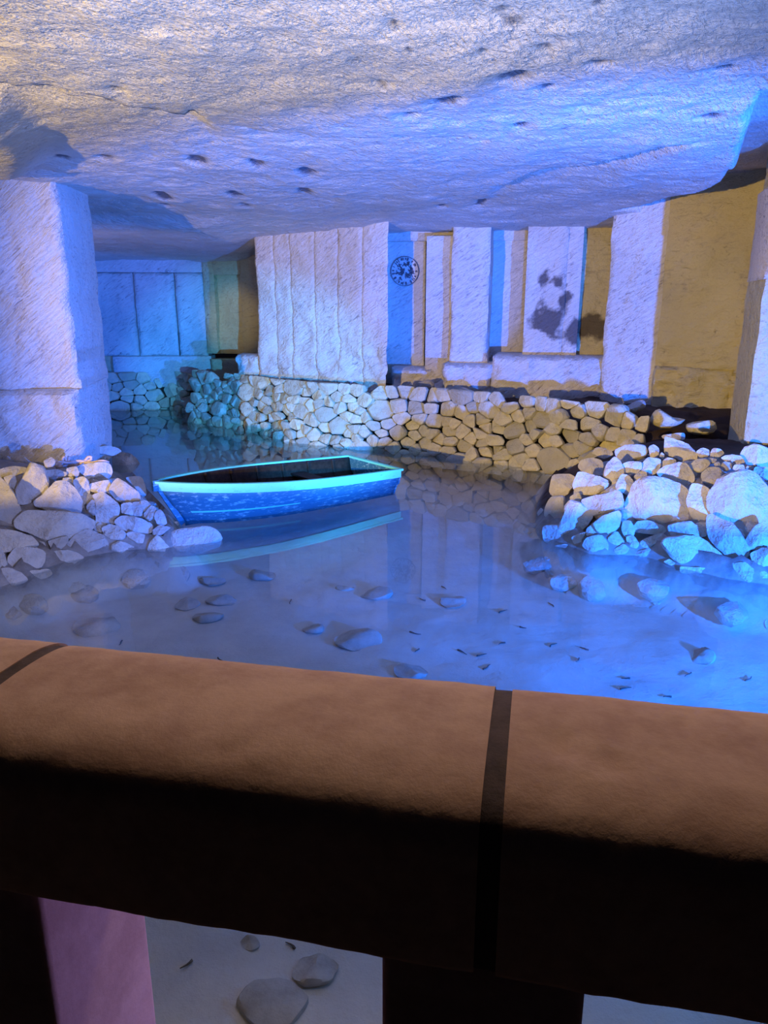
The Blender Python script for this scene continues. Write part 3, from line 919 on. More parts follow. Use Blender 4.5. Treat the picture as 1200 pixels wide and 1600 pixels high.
RIGHT = [(Z3, p) for p in [
    [(50, 1000), (90, 955), (170, 950), (230, 975), (230, 1040), (60, 1035)],
    [(230, 975), (380, 960), (460, 1080), (440, 1130), (240, 1130)],
    [(250, 800), (300, 710), (430, 700), (430, 800), (400, 890), (300, 900), (250, 870)],
    [(300, 650), (330, 500), (470, 480), (540, 530), (490, 620), (440, 690), (330, 690)],
    [(175, 850), (210, 800), (240, 830), (230, 890), (190, 885)],
    [(440, 880), (440, 800), (490, 745), (580, 760), (690, 870), (640, 960), (560, 1065), (470, 1060), (370, 1000)],
    [(510, 590), (570, 460), (720, 500), (830, 550), (840, 590), (720, 670), (580, 675)],
    [(570, 410), (590, 360), (680, 330), (770, 360), (790, 400), (770, 480), (720, 505), (590, 450)],
    [(690, 290), (740, 235), (850, 260), (880, 300), (800, 340)],
    [(800, 480), (830, 390), (900, 320), (950, 370), (990, 470), (880, 560), (820, 530)],
    [(910, 600), (970, 490), (1040, 510), (1070, 560), (1030, 680), (930, 630)],
    [(600, 720), (700, 690), (800, 680), (920, 640), (970, 700), (970, 790), (840, 830), (710, 860), (620, 770)],
    [(690, 950), (800, 880), (930, 830), (960, 880), (940, 980), (800, 1090), (720, 1020)],
    [(610, 1150), (640, 1090), (780, 1060), (830, 1120), (830, 1220), (720, 1235), (640, 1190)],
    [(970, 1010), (980, 930), (1050, 930), (1095, 1000), (1080, 1060), (1010, 1080)],
    [(830, 1090), (930, 1020), (990, 1120), (950, 1150), (860, 1150)],
    [(890, 1200), (980, 1140), (1040, 1180), (1000, 1230), (920, 1240)],
    [(1010, 1080), (1080, 1060), (1130, 1140), (1110, 1180), (1040, 1170)],
    [(500, 1080), (560, 1050), (640, 1030), (600, 1110), (580, 1170), (520, 1130)],
    [(330, 1160), (430, 1140), (540, 1170), (480, 1185)],
    [(905, 260), (990, 215), (1170, 215), (1200, 270), (1190, 310), (1090, 340), (970, 380)],
    [(980, 395), (1040, 370), (1150, 375), (1150, 440), (1080, 480), (1000, 460)],
    [(950, 220), (980, 180), (1040, 160), (1080, 190), (1060, 220)],
    [(1080, 510), (1120, 470), (1200, 460), (1200, 560), (1130, 580)],
    [(480, 700), (560, 650), (590, 700), (570, 750), (500, 745)],
    [(640, 1000), (690, 960), (740, 1040), (680, 1060), (640, 1060)]]] + [(Z4, p) for p in [
    [(-130, 770), (-50, 600), (40, 545), (200, 540), (350, 590), (430, 650), (455, 870), (400, 920), (180, 955), (80, 920), (-20, 900), (-80, 850)],
    [(460, 640), (490, 570), (660, 620), (640, 720), (645, 870), (530, 935), (480, 860), (450, 760)],
    [(165, 470), (230, 420), (330, 380), (430, 380), (490, 490), (490, 540), (400, 600), (230, 540)],
    [(190, 390), (250, 330), (330, 350), (330, 385), (200, 440)],
    [(25, 390), (80, 330), (190, 350), (180, 430), (110, 500), (20, 450)],
    [(80, 240), (120, 210), (180, 240), (170, 310), (100, 325)],
    [(235, 130), (300, 150), (440, 200), (525, 300), (510, 360), (450, 390), (350, 340), (240, 290)],
    [(210, 120), (410, 95), (410, 160), (330, 160), (235, 150)],
    [(530, 270), (590, 235), (650, 260), (640, 320), (560, 325)],
    [(660, 290), (690, 245), (750, 250), (790, 290), (720, 340), (670, 350)],
    [(460, 410), (520, 345), (620, 345), (650, 390), (570, 470), (500, 450)],
    [(580, 470), (640, 420), (740, 420), (760, 460), (710, 600), (600, 580)],
    [(760, 330), (830, 305), (940, 310), (980, 380), (860, 400)],
    [(945, 290), (990, 240), (1080, 210), (1180, 240), (1250, 290), (1250, 430), (1100, 400), (1000, 380)],
    [(1070, 470), (1090, 415), (1210, 430), (1230, 500), (1190, 540)],
    [(645, 700), (720, 600), (760, 530), (900, 480), (1050, 490), (1180, 600), (1250, 680), (1250, 880), (1180, 920), (1010, 975), (860, 940), (730, 890), (670, 800)],
    [(635, 890), (680, 870), (860, 960), (920, 1030), (1010, 1180), (940, 1310), (880, 1290), (750, 1190), (640, 1090)],
    [(990, 1110), (1080, 980), (1200, 930), (1250, 950), (1250, 1170), (1100, 1180), (1020, 1190)],
    [(225, 1140), (270, 1090), (420, 1060), (540, 1080), (640, 1150), (830, 1290), (780, 1340), (600, 1370), (400, 1330), (310, 1270)],
    [(270, 980), (330, 945), (470, 925), (610, 1010), (600, 1060), (500, 1070), (300, 1060)],
    [(-10, 930), (80, 920), (200, 970), (230, 1010), (190, 1045), (-20, 1030), (-60, 980)],
    [(10, 1110), (150, 1050), (200, 1040), (250, 1080), (60, 1190), (20, 1180)],
    [(-140, 1240), (0, 1210), (190, 1160), (230, 1190), (150, 1250), (-80, 1290), (-140, 1280)],
    [(770, 1400), (850, 1330), (990, 1315), (1060, 1380), (1075, 1470), (1020, 1510), (870, 1480)],
    [(1035, 1230), (1140, 1190), (1250, 1180), (1250, 1370), (1120, 1395), (1070, 1370)],
    [(1090, 1450), (1140, 1400), (1250, 1390), (1250, 1520), (1110, 1500)],
    [(390, 1350), (500, 1360), (700, 1370), (690, 1410), (600, 1430), (400, 1410)],
    [(220, 1310), (280, 1280), (370, 1340), (370, 1380)],
    [(870, 440), (890, 400), (970, 395), (985, 460)],
    [(760, 410), (780, 370), (850, 380), (860, 430), (790, 460)],
    [(690, 390), (740, 365), (760, 420), (720, 430)],
    [(180, 320), (200, 280), (230, 300), (220, 340)],
    [(1000, 410), (1070, 410), (1060, 450), (1000, 450)],
    [(640, 330), (720, 345), (700, 380), (650, 380)]]]

heap('stone_heap', 'heap of pale stones at the left, below the rock pillar and beside the boat', LEFT, (-3.0, 7.2, 0), 1000, L_SHORE[1:9])
heap('stone_heap', 'heap of big cyan and white lit stones at the right edge of the pool', RIGHT, (3.0, 7.2, 0), 2000, R_SHORE[1:9])


def loose_slab():
    (ox, oy, s), poly = SLAB
    pp = [(ox + x / s, oy + y / s) for x, y in poly]
    mx, my = sum(p[0] for p in pp) / len(pp), sum(p[1] for p in pp) / len(pp)
    c = at_z(mx, my, 0.06)
    ez = Vector((0.1, -0.55, 0.83)).normalized()
    ex = Vector((0, 0, 1)).cross(ez).normalized(); ey = ez.cross(ex)
    loc = []
    for (x, y) in pp:
        r = ray(x, y)
        q = CAMP + r * ((c - CAMP).dot(ez) / r.dot(ez)) - c
        loc.append((q.dot(ex), q.dot(ey)))
    if area(loc) < 0: loc = loc[::-1]
    o = rock('stone_slab', loc, c, ex, ey, ez, 0.06, 0.22, 77, M_stone, None, True, 1)
    tag(o, 'flat oblong stone slab at the water edge in front of the boat bow', 'stone')


loose_slab()


# ------------------------------------------------------------------ dry stone walls (power-diagram packed faces)
def clip_poly(poly, a, b, c):
    """keep a*x + b*y <= c"""
    out = []
    n = len(poly)
    for i in range(n):
        p, q = poly[i], poly[(i + 1) % n]
        dp, dq = a * p[0] + b * p[1] - c, a * q[0] + b * q[1] - c
        if dp <= 0: out.append(p)
        if (dp < 0) != (dq < 0) and dp != dq:
            t = dp / (dp - dq)
            out.append((p[0] + (q[0] - p[0]) * t, p[1] + (q[1] - p[1]) * t))
    return out


def cells(L, v0, v1, rmin, rmax, seed, asp=1.35):
    rng = random.Random(seed)
    S = []
    H = (v1 - v0) * asp
    for k in range(9000):
        r = rmin + (rmax - rmin) * rng.random() ** 2.2 * (1 if k < 3000 else 0.5 if k < 6000 else 0.2)
        x, y = rng.uniform(0, L), rng.uniform(0, H)
        if all((x - s[0]) ** 2 + (y - s[1]) ** 2 > (0.93 * (r + s[2])) ** 2 for s in S):
            S.append((x, y, r))
    out = []
    for i, (x, y, r) in enumerate(S):
        po = [(x - 0.8, y - 0.8), (x + 0.8, y - 0.8), (x + 0.8, y + 0.8), (x - 0.8, y + 0.8)]
        for (a, b, c) in ((-1, 0, 0.05), (1, 0, L + 0.05), (0, -1, 0.05), (0, 1, H + 0.05)):
            po = clip_poly(po, a, b, c)
        for j, (x2, y2, r2) in enumerate(S):
            if j == i or abs(x2 - x) > 1.3 or abs(y2 - y) > 1.3: continue
            a, b = 2 * (x2 - x), 2 * (y2 - y)
            c = x2 * x2 + y2 * y2 - x * x - y * y + r * r - r2 * r2
            po = clip_poly(po, a, b, c)
            if len(po) < 3: break
        if len(po) >= 3:
            out.append([(p[0], v0 + p[1] / asp) for p in po])
    return out


def path_at(path, s):
    for (a, b) in zip(path[:-1], path[1:]):
        d = math.dist(a, b)
        if s <= d or b is path[-1]:
            t = s / d
            return (a[0] + (b[0] - a[0]) * t, a[1] + (b[1] - a[1]) * t), ((b[0] - a[0]) / d, (b[1] - a[1]) / d)
        s -= d


def plen(path):
    return sum(math.dist(a, b) for a, b in zip(path[:-1], path[1:]))


def stone_wall(name, label, path, height, rmin, rmax, seed, mat, batter=0.18, rough=0.07, topn=0.12):
    root = empty(name, (path[0][0], path[0][1], 0))
    tag(root, label, 'stone wall')
    L = plen(path)
    rng = random.Random(seed)
    cnt = 0
    for poly in cells(L, -0.14, height, rmin, rmax, seed):
        cu = sum(p[0] for p in poly) / len(poly)
        cv = sum(p[1] for p in poly) / len(poly)
        top = height - topn * (0.5 + 0.5 * math.sin(cu * 3.1 + seed)) * rng.random()
        if cv > top: continue
        w = max(p[0] for p in poly) - min(p[0] for p in poly)
        h = max(p[1] for p in poly) - min(p[1] for p in poly)
        if min(w, h) < 0.06: continue
        (x, y), (ux, uy) = path_at(path, min(max(cu, 0.001), L - 0.001))
        (x2, y2), _ = path_at(path, min(max(cu + 0.3, 0.002), L - 0.0005))
        (x1, y1), _ = path_at(path, min(max(cu - 0.3, 0.001), L - 0.001))
        ux, uy = x2 - x1, y2 - y1
        l = math.hypot(ux, uy); ux /= l; uy /= l
        n = Vector((uy, -ux, 0))
        back = batter * cv + rng.uniform(-rough, rough)
        c = Vector((x, y, cv)) - n * back
        til = rng.uniform(-0.25, 0.25)
        ez = (n + Vector((ux, uy, 0)) * til + Vector((0, 0, rng.uniform(-0.05, 0.4)))).normalized()
        ex = Vector((ux, uy, 0)); ex = (ex - ez * ex.dot(ez)).normalized()
        ey = ez.cross(ex)
        k = rng.uniform(0.98, 1.06)
        loc = [((p[0] - cu) * k, (p[1] - cv) * k) for p in poly]
        if area(loc) < 0: loc = loc[::-1]
        # thin out near-duplicate corners
        q = [loc[0]]
        for p in loc[1:]:
            if math.dist(p, q[-1]) > 0.035: q.append(p)
        if len(q) < 3: continue
        t = 0.45 * min(w, h)
        rock('stone', q, c, ex, ey, ez, t * rng.uniform(0.6, 1.0), t + 0.06, seed * 31 + cnt, mat, root, False, 2)
        cnt += 1
    print(name, 'stones', cnt)
    return root


stone_wall('dry_stone_wall', 'long dry stone wall of rubble along the far shore behind the boat', WALL_PATH, 1.02, 0.085, 0.24, 5, M_stone_w)
stone_wall('dry_stone_wall', 'low blue-lit dry stone wall in the rear bay at the left', BACK_PATH, 0.82, 0.11, 0.26, 8, M_stone_w)

# a few loose stones scattered on the bank behind the wall
rng = random.Random(4)


def free_rock(name, c, w, h, d, seed, mat=M_stone, rotz=None):
    r = random.Random(seed)
    k = r.randint(6, 8)
    poly = [(0.5 * w * math.cos(a + r.uniform(-.2, .2)) * r.uniform(.85, 1.1), 0.5 * h * math.sin(a + r.uniform(-.2, .2)) * r.uniform(.85, 1.1))
            for a in [2 * math.pi * i / k for i in range(k)]]
    a = r.uniform(-0.3, 0.3) if rotz is None else rotz
    ex = Vector((math.cos(a), math.sin(a), 0)); ez = Vector((r.uniform(-.12, .12), r.uniform(-.12, .12), 1)).normalized()
    ex = (ex - ez * ex.dot(ez)).normalized(); ey = ez.cross(ex)
    return rock(name, poly, Vector(c), ex, ey, ez, d * 0.7, d * 0.5, seed, mat, None, True, 2)


BANK = [(985, 632, .36, 'pale blue-topped stone on the bank above the long wall, before the yellow wall'),
        (660, 600, .42, 'white-lit block of stone on the bank below the medallion'),
        (718, 607, .36, 'lavender-lit stone on top of the long wall left of its yellow stretch'),
        (1035, 650, .50, 'broad low boulder half sunk in the dark bank behind the right heap'),
        (1092, 664, .45, 'dark rounded boulder on the bank by the edge pillar'),
        ]
for i, (px_, py_, w, lab) in enumerate(BANK):
    p = heap_hit(px_, py_, 8.0, 14)
    o = free_rock('boulder', (p.x, p.y - 0.12, hz(p.x, p.y) - 0.02), w, w * 0.7, w * 0.42, 300 + i, M_stone_w if i > 2 else M_stone)
    tag(o, lab, 'stone')

# ------------------------------------------------------------------ submerged stones on the bed
SUNK = [(332, 905, 45, 'small sunken stone right below the boat reflection'),
        (292, 943, 46, 'small round sunken stone left of the sunken pair'), (345, 937, 52, 'oval sunken stone in the middle of the left cluster'),
        (324, 961, 56, 'rounded sunken stone at the near end of the left cluster'), (586, 926, 62, 'flat sunken stone in the middle, beyond the big round one'),
        (540, 917, 34, 'thin sunken stone left of the flat middle one'), (560, 997, 82, 'big round sunken stone near the parapet in the middle'),
        (489, 980, 38, 'small sunken stone left of the big round one'), (642, 1046, 62, 'half buried sunken stone close to the parapet edge'),
        (708, 938, 48, 'flat blue sunken stone in the middle of the pool'), (1092, 1024, 62, 'dish-shaped sunken stone at the right in bright blue water'),
        (428, 1560, 130, 'large sunken stone seen between the parapet posts'), (492, 1510, 90, 'second sunken stone seen between the posts, right of the large one'),
        (390, 1468, 38, 'small round sunken stone seen between the posts'), (150, 975, 80, 'broad dim sunken stone at the left by the parapet'),
        (410, 897, 48, 'small sunken stone below the middle of the boat')]
for i, (px_, py_, w, lab) in enumerate(SUNK):
    p = at_z(px_, py_, -0.33)
    W = at_z(px_ + w, py_, -0.33).x - p.x
    o = free_rock('sunken_stone', (p.x, p.y, -0.345), W, W * 0.8, min(0.15, W * 0.28), 500 + i, M_silted)
    tag(o, lab, 'stone', 'sunken stones on the pool bed')

# twigs and dead leaves lying on the bed
rng = random.Random(12)
TW = [(665, 935), (690, 915), (780, 955), (865, 947), (715, 1010), (745, 1020), (790, 1000), (905, 1025), (920, 1012), (985, 1055), (970, 1072), (1050, 1085), (755, 1040),
      (860, 1005), (640, 985), (655, 1010), (812, 978), (1080, 1050), (1165, 1060), (455, 935), (190, 995), (340, 1020), (460, 1478), (300, 1500)]
for i, (px_, py_) in enumerate(TW):
    p = at_z(px_, py_, -0.335)
    a = rng.uniform(0, 6.28)
    l = rng.uniform(0.05, 0.11)
    pts = []
    for k in range(5):
        a += rng.uniform(-0.5, 0.5)
        pts.append((len(pts) and pts[-1][0] + math.cos(a) * l / 4, len(pts) and pts[-1][1] + math.sin(a) * l / 4))
    V, Fc = [], []
    for k, (x, y) in enumerate(pts):
        w = 0.006 * (1.2 - k / 5)
        dx, dy = (pts[min(k + 1, 4)][0] - pts[max(k - 1, 0)][0]), (pts[min(k + 1, 4)][1] - pts[max(k - 1, 0)][1])
        dl = math.hypot(dx, dy) + 1e-9
        nx, ny = -dy / dl * w, dx / dl * w
        V += [(x + nx, y + ny, 0), (x, y, w * 1.3), (x - nx, y - ny, 0), (x, y, -w)]
        if k:
            b = 4 * k
            for q in range(4):
                Fc.append((b - 4 + q, b - 4 + (q + 1) % 4, b + (q + 1) % 4, b + q))
    Fc += [(3, 2, 1, 0), (len(V) - 4, len(V) - 3, len(V) - 2, len(V) - 1)]
    o = link('twig', meshpy('twig', V, Fc), M_twig)
    g = float(fz_ground(np.array([[p.x, p.y]]))[0])
    o.location = (p.x, p.y, g + 0.008)
    tag(o, 'tiny dark twig lying on the pool bed', 'twig', 'twigs on the pool bed')

# ------------------------------------------------------------------ water
me, V, F = heightfield('water', -9, 8, 1.15, 18, 1.0, lambda P: P[:, 0] * 0)
water = link('water', me, M_water)
tag(water, 'still clear pool water mirroring the boat and the walls', 'water', None, 'stuff')


# ------------------------------------------------------------------ boat
def build_boat():
    L = 2.95
    root = empty('rowing_boat', (-2.47, 7.78, 0))
    ang = math.atan2(9.52 - 7.78, -0.24 + 2.47)
    root.rotation_euler = (0, 0, ang)
    tag(root, 'small old turquoise and blue rowing boat afloat beside the left stone heap', 'boat')
    NS = 26

    def beam(t):
        return 0.60 * (1 - (1 - min(t / 0.62, 1)) ** 2.1) ** 0.85 - 0.035 * max(0, (t - 0.62) / 0.38) ** 2

    def sheer(t):
        return 0.47 - 0.23 * t + 0.07 * t * t

    def section(t, off=0.0):
        """half section points from gunwale to keel: (x, y, z)"""
        b = max(beam(t) - off, 0.0)
        zt = sheer(t)
        rk = 0.30 * (1 - t) ** 3
        pts = []
        for (fb, fzv, fr) in ((1.0, 1.0, 0.0), (0.965, 0.66, 0.25), (0.93, 0.40, 0.5), (0.86, 0.10, 0.75), (0.74, -0.04, 1.0), (0.0, -0.07, 1.0)):
            z = zt * fzv if fzv > 0.3 else fzv
            pts.append((L * t + rk * fr, b * fb, z + (off if fr == 1.0 else 0)))
        return pts

    ts = [(k / (NS - 1)) ** 1.25 for k in range(NS)]

    def shell(name, r0, r1, off, mat, both=(1, -1)):
        V, Fc = [], []
        for s in both:
            base = len(V)
            for t in ts:
                for p in section(t, off)[r0:r1 + 1]:
                    V.append((p[0], s * p[1], p[2]))
            m = r1 - r0 + 1
            for i in range(NS - 1):
                for j in range(m - 1):
                    a = base + i * m + j
                    q = [a, a + 1, a + m + 1, a + m]
                    Fc.append(q if s < 0 else q[::-1])
        me = meshpy(name, V, Fc)
        bm = bmesh.new(); bm.from_mesh(me)
        bmesh.ops.remove_doubles(bm, verts=bm.verts, dist=0.0008)
        bm.to_mesh(me); bm.free()
        o = link(name, me, mat, root)
        md = o.modifiers.new('thick', 'SOLIDIFY'); md.thickness = 0.016; md.offset = -1
        return o

    hull = shell('hull', 0, 5, 0.0, M_hull)
    shell('lining', 0, 5, 0.028, M_inner)

    def sweep(name, pts_fn, w, h, mat, parent=root):
        """rectangular strip along the hull side"""
        V, Fc = [], []
        prof = [(-w / 2, -h / 2), (w / 2, -h / 2), (w / 2, h / 2), (-w / 2, h / 2)]
        P = [Vector(pts_fn(t)) for t in ts]
        for i, p in enumerate(P):
            d = (P[min(i + 1, NS - 1)] - P[max(i - 1, 0)]).normalized()
            sd = Vector((-d.y, d.x, 0)).normalized()
            for a, b in prof:
                V.append(tuple(p + sd * a + Vector((0, 0, b))))
        for i in range(NS - 1):
            for q in range(4):
                a = 4 * i
                Fc.append((a + q, a + (q + 1) % 4, a + 4 + (q + 1) % 4, a + 4 + q))
        Fc += [(3, 2, 1, 0), tuple(4 * (NS - 1) + q for q in range(4))]
        me = meshpy(name, V, Fc)
        bm = bmesh.new(); bm.from_mesh(me)
        bmesh.ops.recalc_face_normals(bm, faces=bm.faces)
        bm.to_mesh(me); bm.free()
        return link(name, me, mat, parent, False)

    for s in (1, -1):
        sweep('gunwale', lambda t: (L * t, s * (beam(t) + 0.006), sheer(t) + 0.008), 0.05, 0.024, M_band)
        sweep('top_strake', lambda t: (L * t + 0.03 * (1 - t) ** 3, s * (beam(t) * 0.993 + 0.012), sheer(t) - 0.045), 0.024, 0.085, M_band)
    # pale strip along the waterline near the bow
    for s in (1, -1):
        V, Fc = [], []
        for i in range(12):
            t = 0.05 + 0.45 * i / 11
            sec = section(t)
            a, b = Vector(sec[2]), Vector(sec[3])
            for f in (0.72, 1.0):
                p = a.lerp(b, f)
                V.append((p.x, s * (p.y + 0.006), p.z))
                V.append((p.x, s * (p.y - 0.004), p.z))
            if i:
                c0 = 4 * (i - 1)
                for q in ((0, 2, 6, 4), (1, 5, 7, 3), (0, 4, 5, 1), (2, 3, 7, 6)):
                    Fc.append(tuple(c0 + x for x in q))
        link('waterline_strip', meshpy('waterline_strip', V, Fc), M_band, hull, False)
    # transom
    sec = section(1.0)
    outline = [(p[1], p[2]) for p in sec] + [(-p[1], p[2]) for p in sec[-2::-1]]
    V = [(L - 0.012, y, z) for y, z in outline] + [(L + 0.022, y, z) for y, z in outline]
    n = len(outline)
    Fc = [tuple(range(n)), tuple(range(2 * n - 1, n - 1, -1))] + [(k, k + n, (k + 1) % n + n, (k + 1) % n) for k in range(n)]
    link('transom', meshpy('transom', V, Fc), M_hull, root, False)
    bm = bmesh.new()
    box_bm(bm, Vector((L + 0.005, 0, sheer(1) + 0.008)), (0.05, 2 * beam(1) + 0.06, 0.026))
    bm_obj('transom_cap', bm, M_band, root)
    # stem post
    bm = bmesh.new()
    box_bm(bm, Vector((0.0, 0, 0.44)), (0.07, 0.05, 0.12))
    v = box_bm(bm, Vector((0.15, 0, 0.19)), (0.06, 0.035, 0.52), Matrix.Rotation(-0.5, 3, 'Y'))
    bm_obj('stem', bm, M_hull, root)
    # floor boards and thwarts
    for k in range(5):
        y = (k - 2) * 0.15
        bm = bmesh.new()
        x0 = 0.75 + 0.12 * abs(k - 2) ** 1.5
        box_bm(bm, Vector(((x0 + 2.85) / 2, y, 0.045)), (2.85 - x0, 0.138, 0.02))
        bm_obj('floor_board', bm, M_inner, root)
    for x in (1.15, 2.1):
        t = x / L
        bm = bmesh.new()
        box_bm(bm, Vector((x, 0, 0.20)), (0.2, 2 * (beam(t) * 0.93 - 0.03), 0.025))
        bm_obj('thwart', bm, M_inner, root)
    for k in range(1, 7):
        t = 0.12 + 0.13 * k
        for s in (1, -1):
            sc = section(t, 0.042)
            V, Fc = [], []
            for j, p in enumerate(sc[:5]):
                for dx in (-0.014, 0.014):
                    V.append((p[0] + dx, s * p[1], p[2])); V.append((p[0] + dx, s * (p[1] - 0.022), p[2]))
            for j in range(4):
                a = 4 * j
                for q in ((0, 1, 5, 4), (2, 6, 7, 3), (1, 3, 7, 5), (0, 4, 6, 2)):
                    Fc.append(tuple(a + x for x in q))
            link('rib', meshpy('rib', V, Fc), M_inner, root, False)


build_boat()


# ------------------------------------------------------------------ rope tangle on the left heap
def tube(name, paths, r, mat, sides=6):
    V, Fc = [], []
    for pts in paths:
        P = [Vector(p) for p in pts]
        # Catmull-Rom resample
        Q = []
        for i in range(len(P) - 1):
            p0, p1, p2, p3 = P[max(i - 1, 0)], P[i], P[i + 1], P[min(i + 2, len(P) - 1)]
            for k in range(5):
                t = k / 5
                Q.append(0.5 * ((2 * p1) + (p2 - p0) * t + (2 * p0 - 5 * p1 + 4 * p2 - p3) * t * t + (3 * p1 - p0 - 3 * p2 + p3) * t ** 3))
        Q.append(P[-1])
        b = len(V)
        for i, q in enumerate(Q):
            d = (Q[min(i + 1, len(Q) - 1)] - Q[max(i - 1, 0)]).normalized()
            a = d.cross(Vector((0, 0, 1)))
            a = a.normalized() if a.length > 1e-4 else Vector((1, 0, 0))
            c = a.cross(d)
            for k in range(sides):
                w = 2 * math.pi * k / sides
                V.append(tuple(q + (a * math.cos(w) + c * math.sin(w)) * r))
        for i in range(len(Q) - 1):
            for k in range(sides):
                Fc.append((b + i * sides + k, b + i * sides + (k + 1) % sides, b + (i + 1) * sides + (k + 1) % sides, b + (i + 1) * sides + k))
        Fc.append(tuple(b + k for k in range(sides))[::-1])
        Fc.append(tuple(b + (len(Q) - 1) * sides + k for k in range(sides)))
    return link(name, meshpy(name, V, Fc), mat)


ROPE = [[(420, 190), (470, 160), (540, 165), (620, 150), (700, 165), (800, 150), (850, 165)],
        [(440, 205), (520, 185), (600, 180), (660, 150), (690, 120), (720, 130), (660, 170)],
        [(430, 150), (480, 185), (500, 120), (530, 165), (540, 115), (520, 190), (450, 170)],
        [(460, 210), (490, 175), (560, 200), (610, 170)]]
base = heap_hit(115, 716)
rp = []
for i, pth in enumerate(ROPE):
    rp.append([tuple(at_y(x / 5, 690 + y / 5, base.y + 0.02 * i - 0.42) + Vector((0, 0, 0.0))) for x, y in pth])
rope = tube('rope', rp, 0.015, M_rope)
tag(rope, 'tangled pale pink rope lying on top of the left stone heap', 'rope')

# ------------------------------------------------------------------ carved medallion on the blue recess
mc = at_line(633, 424, nA, nB)
mu = Vector((nB[0] - nA[0], nB[1] - nA[1], 0)).normalized()
mn = Vector((mu.y, -mu.x, 0))
med = empty('wall_medallion', (mc.x + mn.x * 0.03, mc.y + mn.y * 0.03, mc.z))
med.rotation_euler = (0, 0, math.atan2(mu.y, mu.x))
tag(med, 'round carved medallion on the blue recess of the niche wall', 'medallion')


def ring(name, r0, r1, y0, y1, mat, n=40):
    V, Fc = [], []
    for k in range(n):
        a = 2 * math.pi * k / n
        for r, y in ((r0, y0), (r1, y0), (r1, y1), (r0, y1)):
            V.append((r * math.cos(a), y, r * math.sin(a)))
    for k in range(n):
        b, c = 4 * k, 4 * ((k + 1) % n)
        for q in range(4):
            Fc.append((b + q, b + (q + 1) % 4, c + (q + 1) % 4, c + q))
    return link(name, meshpy(name, V, Fc), mat, med, False)


RM = 0.265
ring('disc', 0.002, RM, -0.01, 0.10, M_wall)
ring('rim', RM * 0.96, RM, -0.03, 0.02, M_carve)
rng = random.Random(9)
for k in range(30):
    if rng.random() < 0.12: continue
    a = 2 * math.pi * (k + rng.uniform(-.3, .3)) / 30
    bm = bmesh.new()
    box_bm(bm, Vector((RM * 0.82, -0.015, 0)), (RM * rng.uniform(.12, .26), 0.03, RM * rng.uniform(.05, .13)))
    bmesh.ops.transform(bm, matrix=Matrix.Rotation(-a, 4, 'Y'), verts=bm.verts)
    bm_obj('ray', bm, M_carve, med)
bm = bmesh.new()
for k in range(95):                       # worn, broken relief strokes
    rr, aa = RM * 0.62 * math.sqrt(rng.random()), rng.uniform(0, 6.28)
    if -0.05 * RM < rr * math.sin(aa) < 0.3 * RM and abs(rr * math.cos(aa) - 0.1 * RM) < 0.16 * RM: continue
    box_bm(bm, Vector((rr * math.cos(aa), -0.012, rr * math.sin(aa))), (RM * rng.uniform(.08, .24), 0.03, RM * rng.uniform(.04, .09)),
           Matrix.Rotation(rng.uniform(0, 3.14), 3, 'Y'))
bm_obj('relief', bm, M_carve, med)

# ------------------------------------------------------------------ parapet in the foreground
par = empty('parapet', (0.085, 0.86, 0.7))
PANG = math.radians(-11.6)
par.rotation_euler = (0, 0, PANG)
tag(par, 'brown cast-stone parapet with broad rounded coping across the foreground', 'parapet')
# local: x along the rail, y towards the pool, z up from the deck (0.7); joints sit over the posts
CW0, CW1, CT, CB = -0.170, 0.168, 1.072, 0.85
PER = 0.72


SCR = []
for (pa, pb, dep, wd) in (((815, 1170), (900, 1192), 0.006, 0.008), ((880, 1185), (985, 1218), 0.006, 0.009), ((560, 1285), (645, 1180), 0.002, 0.008),
                          ((200, 1120), (232, 1124), 0.003, 0.008), ((60, 1072), (75, 1080), 0.004, 0.008), ((610, 1135), (625, 1140), 0.004, 0.008),
                          ((265, 1090), (285, 1093), 0.003, 0.008), ((1050, 1140), (1070, 1146), 0.004, 0.009), ((350, 1180), (420, 1165), 0.002, 0.008)):
    q = []
    for p_ in (pa, pb):
        w_ = at_z(p_[0], p_[1], 1.765) - Vector(par.location)
        q += [w_.x * math.cos(PANG) + w_.y * math.sin(PANG), -w_.x * math.sin(PANG) + w_.y * math.cos(PANG)]
    SCR.append((*q, dep, wd))


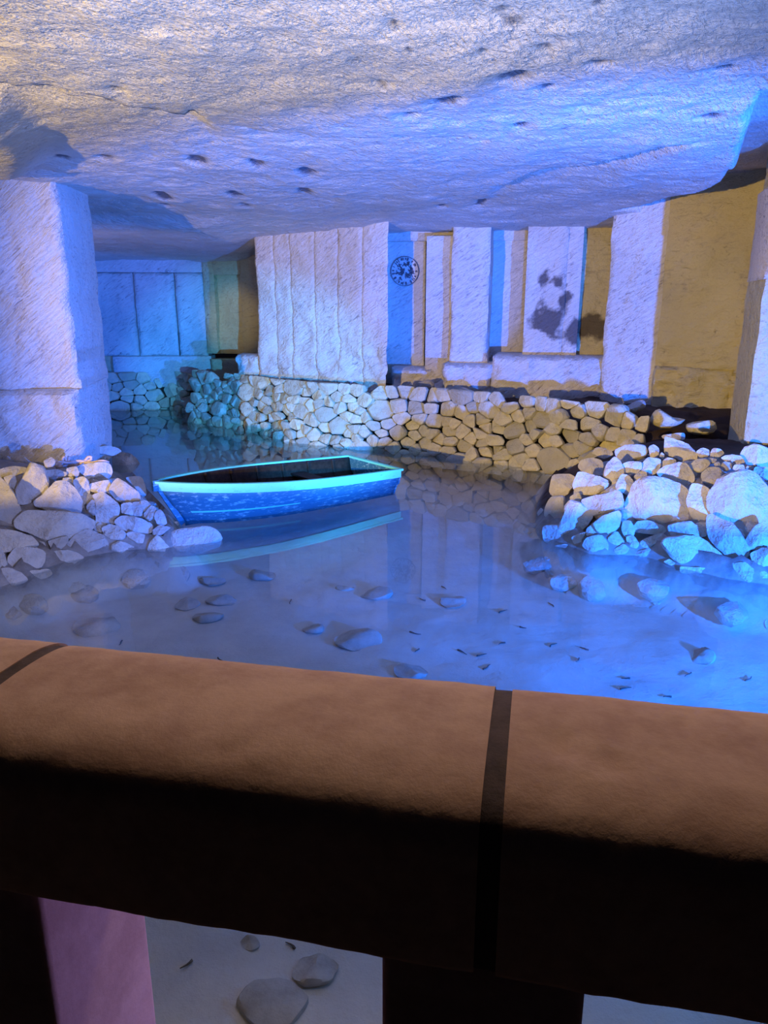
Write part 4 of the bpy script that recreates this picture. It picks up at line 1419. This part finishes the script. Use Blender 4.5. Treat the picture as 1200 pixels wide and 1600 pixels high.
def coping(x0, x1, name, mat, inset=0.0, seed=0):
    prof = []

    def arc(cy, cz, r, a0, a1, n):
        for k in range(n + 1):
            a = math.radians(a0 + (a1 - a0) * k / n)
            prof.append((cy + r * math.cos(a), cz + r * math.sin(a)))
    y0, y1, zt, zb = CW0 + inset, CW1 - inset, CT - inset, CB + inset
    arc(y0 + 0.012, zb + 0.012, 0.012, 270, 180, 3)
    hw, ym = (y1 - y0) / 2, (y0 + y1) / 2
    for k in range(31):                    # crowned top: superellipse over the full width
        a = math.pi * (1 - k / 30)
        c_, s_ = math.cos(a), math.sin(a)
        prof.append((ym + hw * math.copysign(abs(c_) ** 0.72, c_), zt + 0.006 - 0.07 + 0.07 * s_ ** 0.75))
    arc(y1 - 0.012, zb + 0.012, 0.012, 0, -90, 3)
    nx = max(2, int((x1 - x0) / 0.009))
    n = len(prof)
    V = []
    for i in range(nx + 1):
        x = x0 + (x1 - x0) * i / nx
        for (y, z) in prof:
            V.append((x, y, z))
    V = np.array(V)
    cen = np.array([0, (y0 + y1) / 2, (zt + zb) / 2])
    d = V - cen; d[:, 0] = 0
    d /= np.linalg.norm(d, axis=1)[:, None]
    V = V + d * (0.0035 * fbm(V, 6, 3, seed + 3) + 0.0016 * fbm(V, 28, 3, seed + 5))[:, None]
    for (ax, ay, bx, by, dep, wd) in SCR:
        ex_, ey_ = bx - ax, by - ay
        t = np.clip(((V[:, 0] - ax) * ex_ + (V[:, 1] - ay) * ey_) / (ex_ ** 2 + ey_ ** 2), 0, 1)
        dd = np.hypot(V[:, 0] - ax - t * ex_, V[:, 1] - ay - t * ey_)
        V[:, 2] -= np.where(V[:, 2] > CB + 0.08, dep * np.exp(-(dd / wd) ** 2), 0)
    faces = []
    for i in range(nx):
        for k in range(n):
            a, b = i * n + k, i * n + (k + 1) % n
            faces.append([a, a + n, b + n, b])
    faces.append(list(range(n)))
    faces.append([nx * n + k for k in range(n)][::-1])
    me = meshpy(name, V, faces)
    me.set_sharp_from_angle(angle=math.radians(50))
    return link(name, me, mat, par, True)


JX = 0.066          # local x of the joint over the second post
for k in (-2, -1, 0, 1):
    x0 = JX + k * PER
    coping(x0 + 0.0125, x0 + PER - 0.0125, 'cap_stone', M_cap, 0, 10 + k)
    coping(x0 - 0.0135, x0 + 0.0135, 'mortar_joint', M_joint, 0.002, 20 + k)
for k in (-1, 0, 1):
    xc = JX + k * PER - 0.005
    bm = bmesh.new()
    vs = box_bm(bm, Vector((xc, -0.02, 0.43)), (0.245, 0.25, 0.86))
    bmesh.ops.bevel(bm, geom=list(bm.edges), offset=0.012, segments=3, affect='EDGES', profile=0.5)
    bm_obj('post', bm, M_post, par, True)
    par.children[-1].data.set_sharp_from_angle(angle=math.radians(50))

# viewing deck under the parapet
bm = bmesh.new()
box_bm(bm, Vector((-3, 0.75, 0.15)), (14, 2.0, 1.1), Matrix.Rotation(PANG, 3, 'Z'))
deck = bm_obj('floor_deck', bm, M_deckm)
tag(deck, 'dark stone viewing deck under the parapet', None, None, 'structure')

# low wall added outside the frame to keep warm light off the pool bed
bm = bmesh.new()
_c = Vector((0.085, 0.86, 0)) + Matrix.Rotation(PANG, 3, 'Z') @ Vector((-5.4, 0, 0.9))
box_bm(bm, _c, (7.4, 0.3, 0.56), Matrix.Rotation(PANG, 3, 'Z'))
bmesh.ops.bevel(bm, geom=list(bm.edges), offset=0.03, segments=2, affect='EDGES', profile=0.5)
tag(bm_obj('wall_shade_block', bm, M_deckm), 'added unseen low wall shading the pool bed', None, None, 'structure')
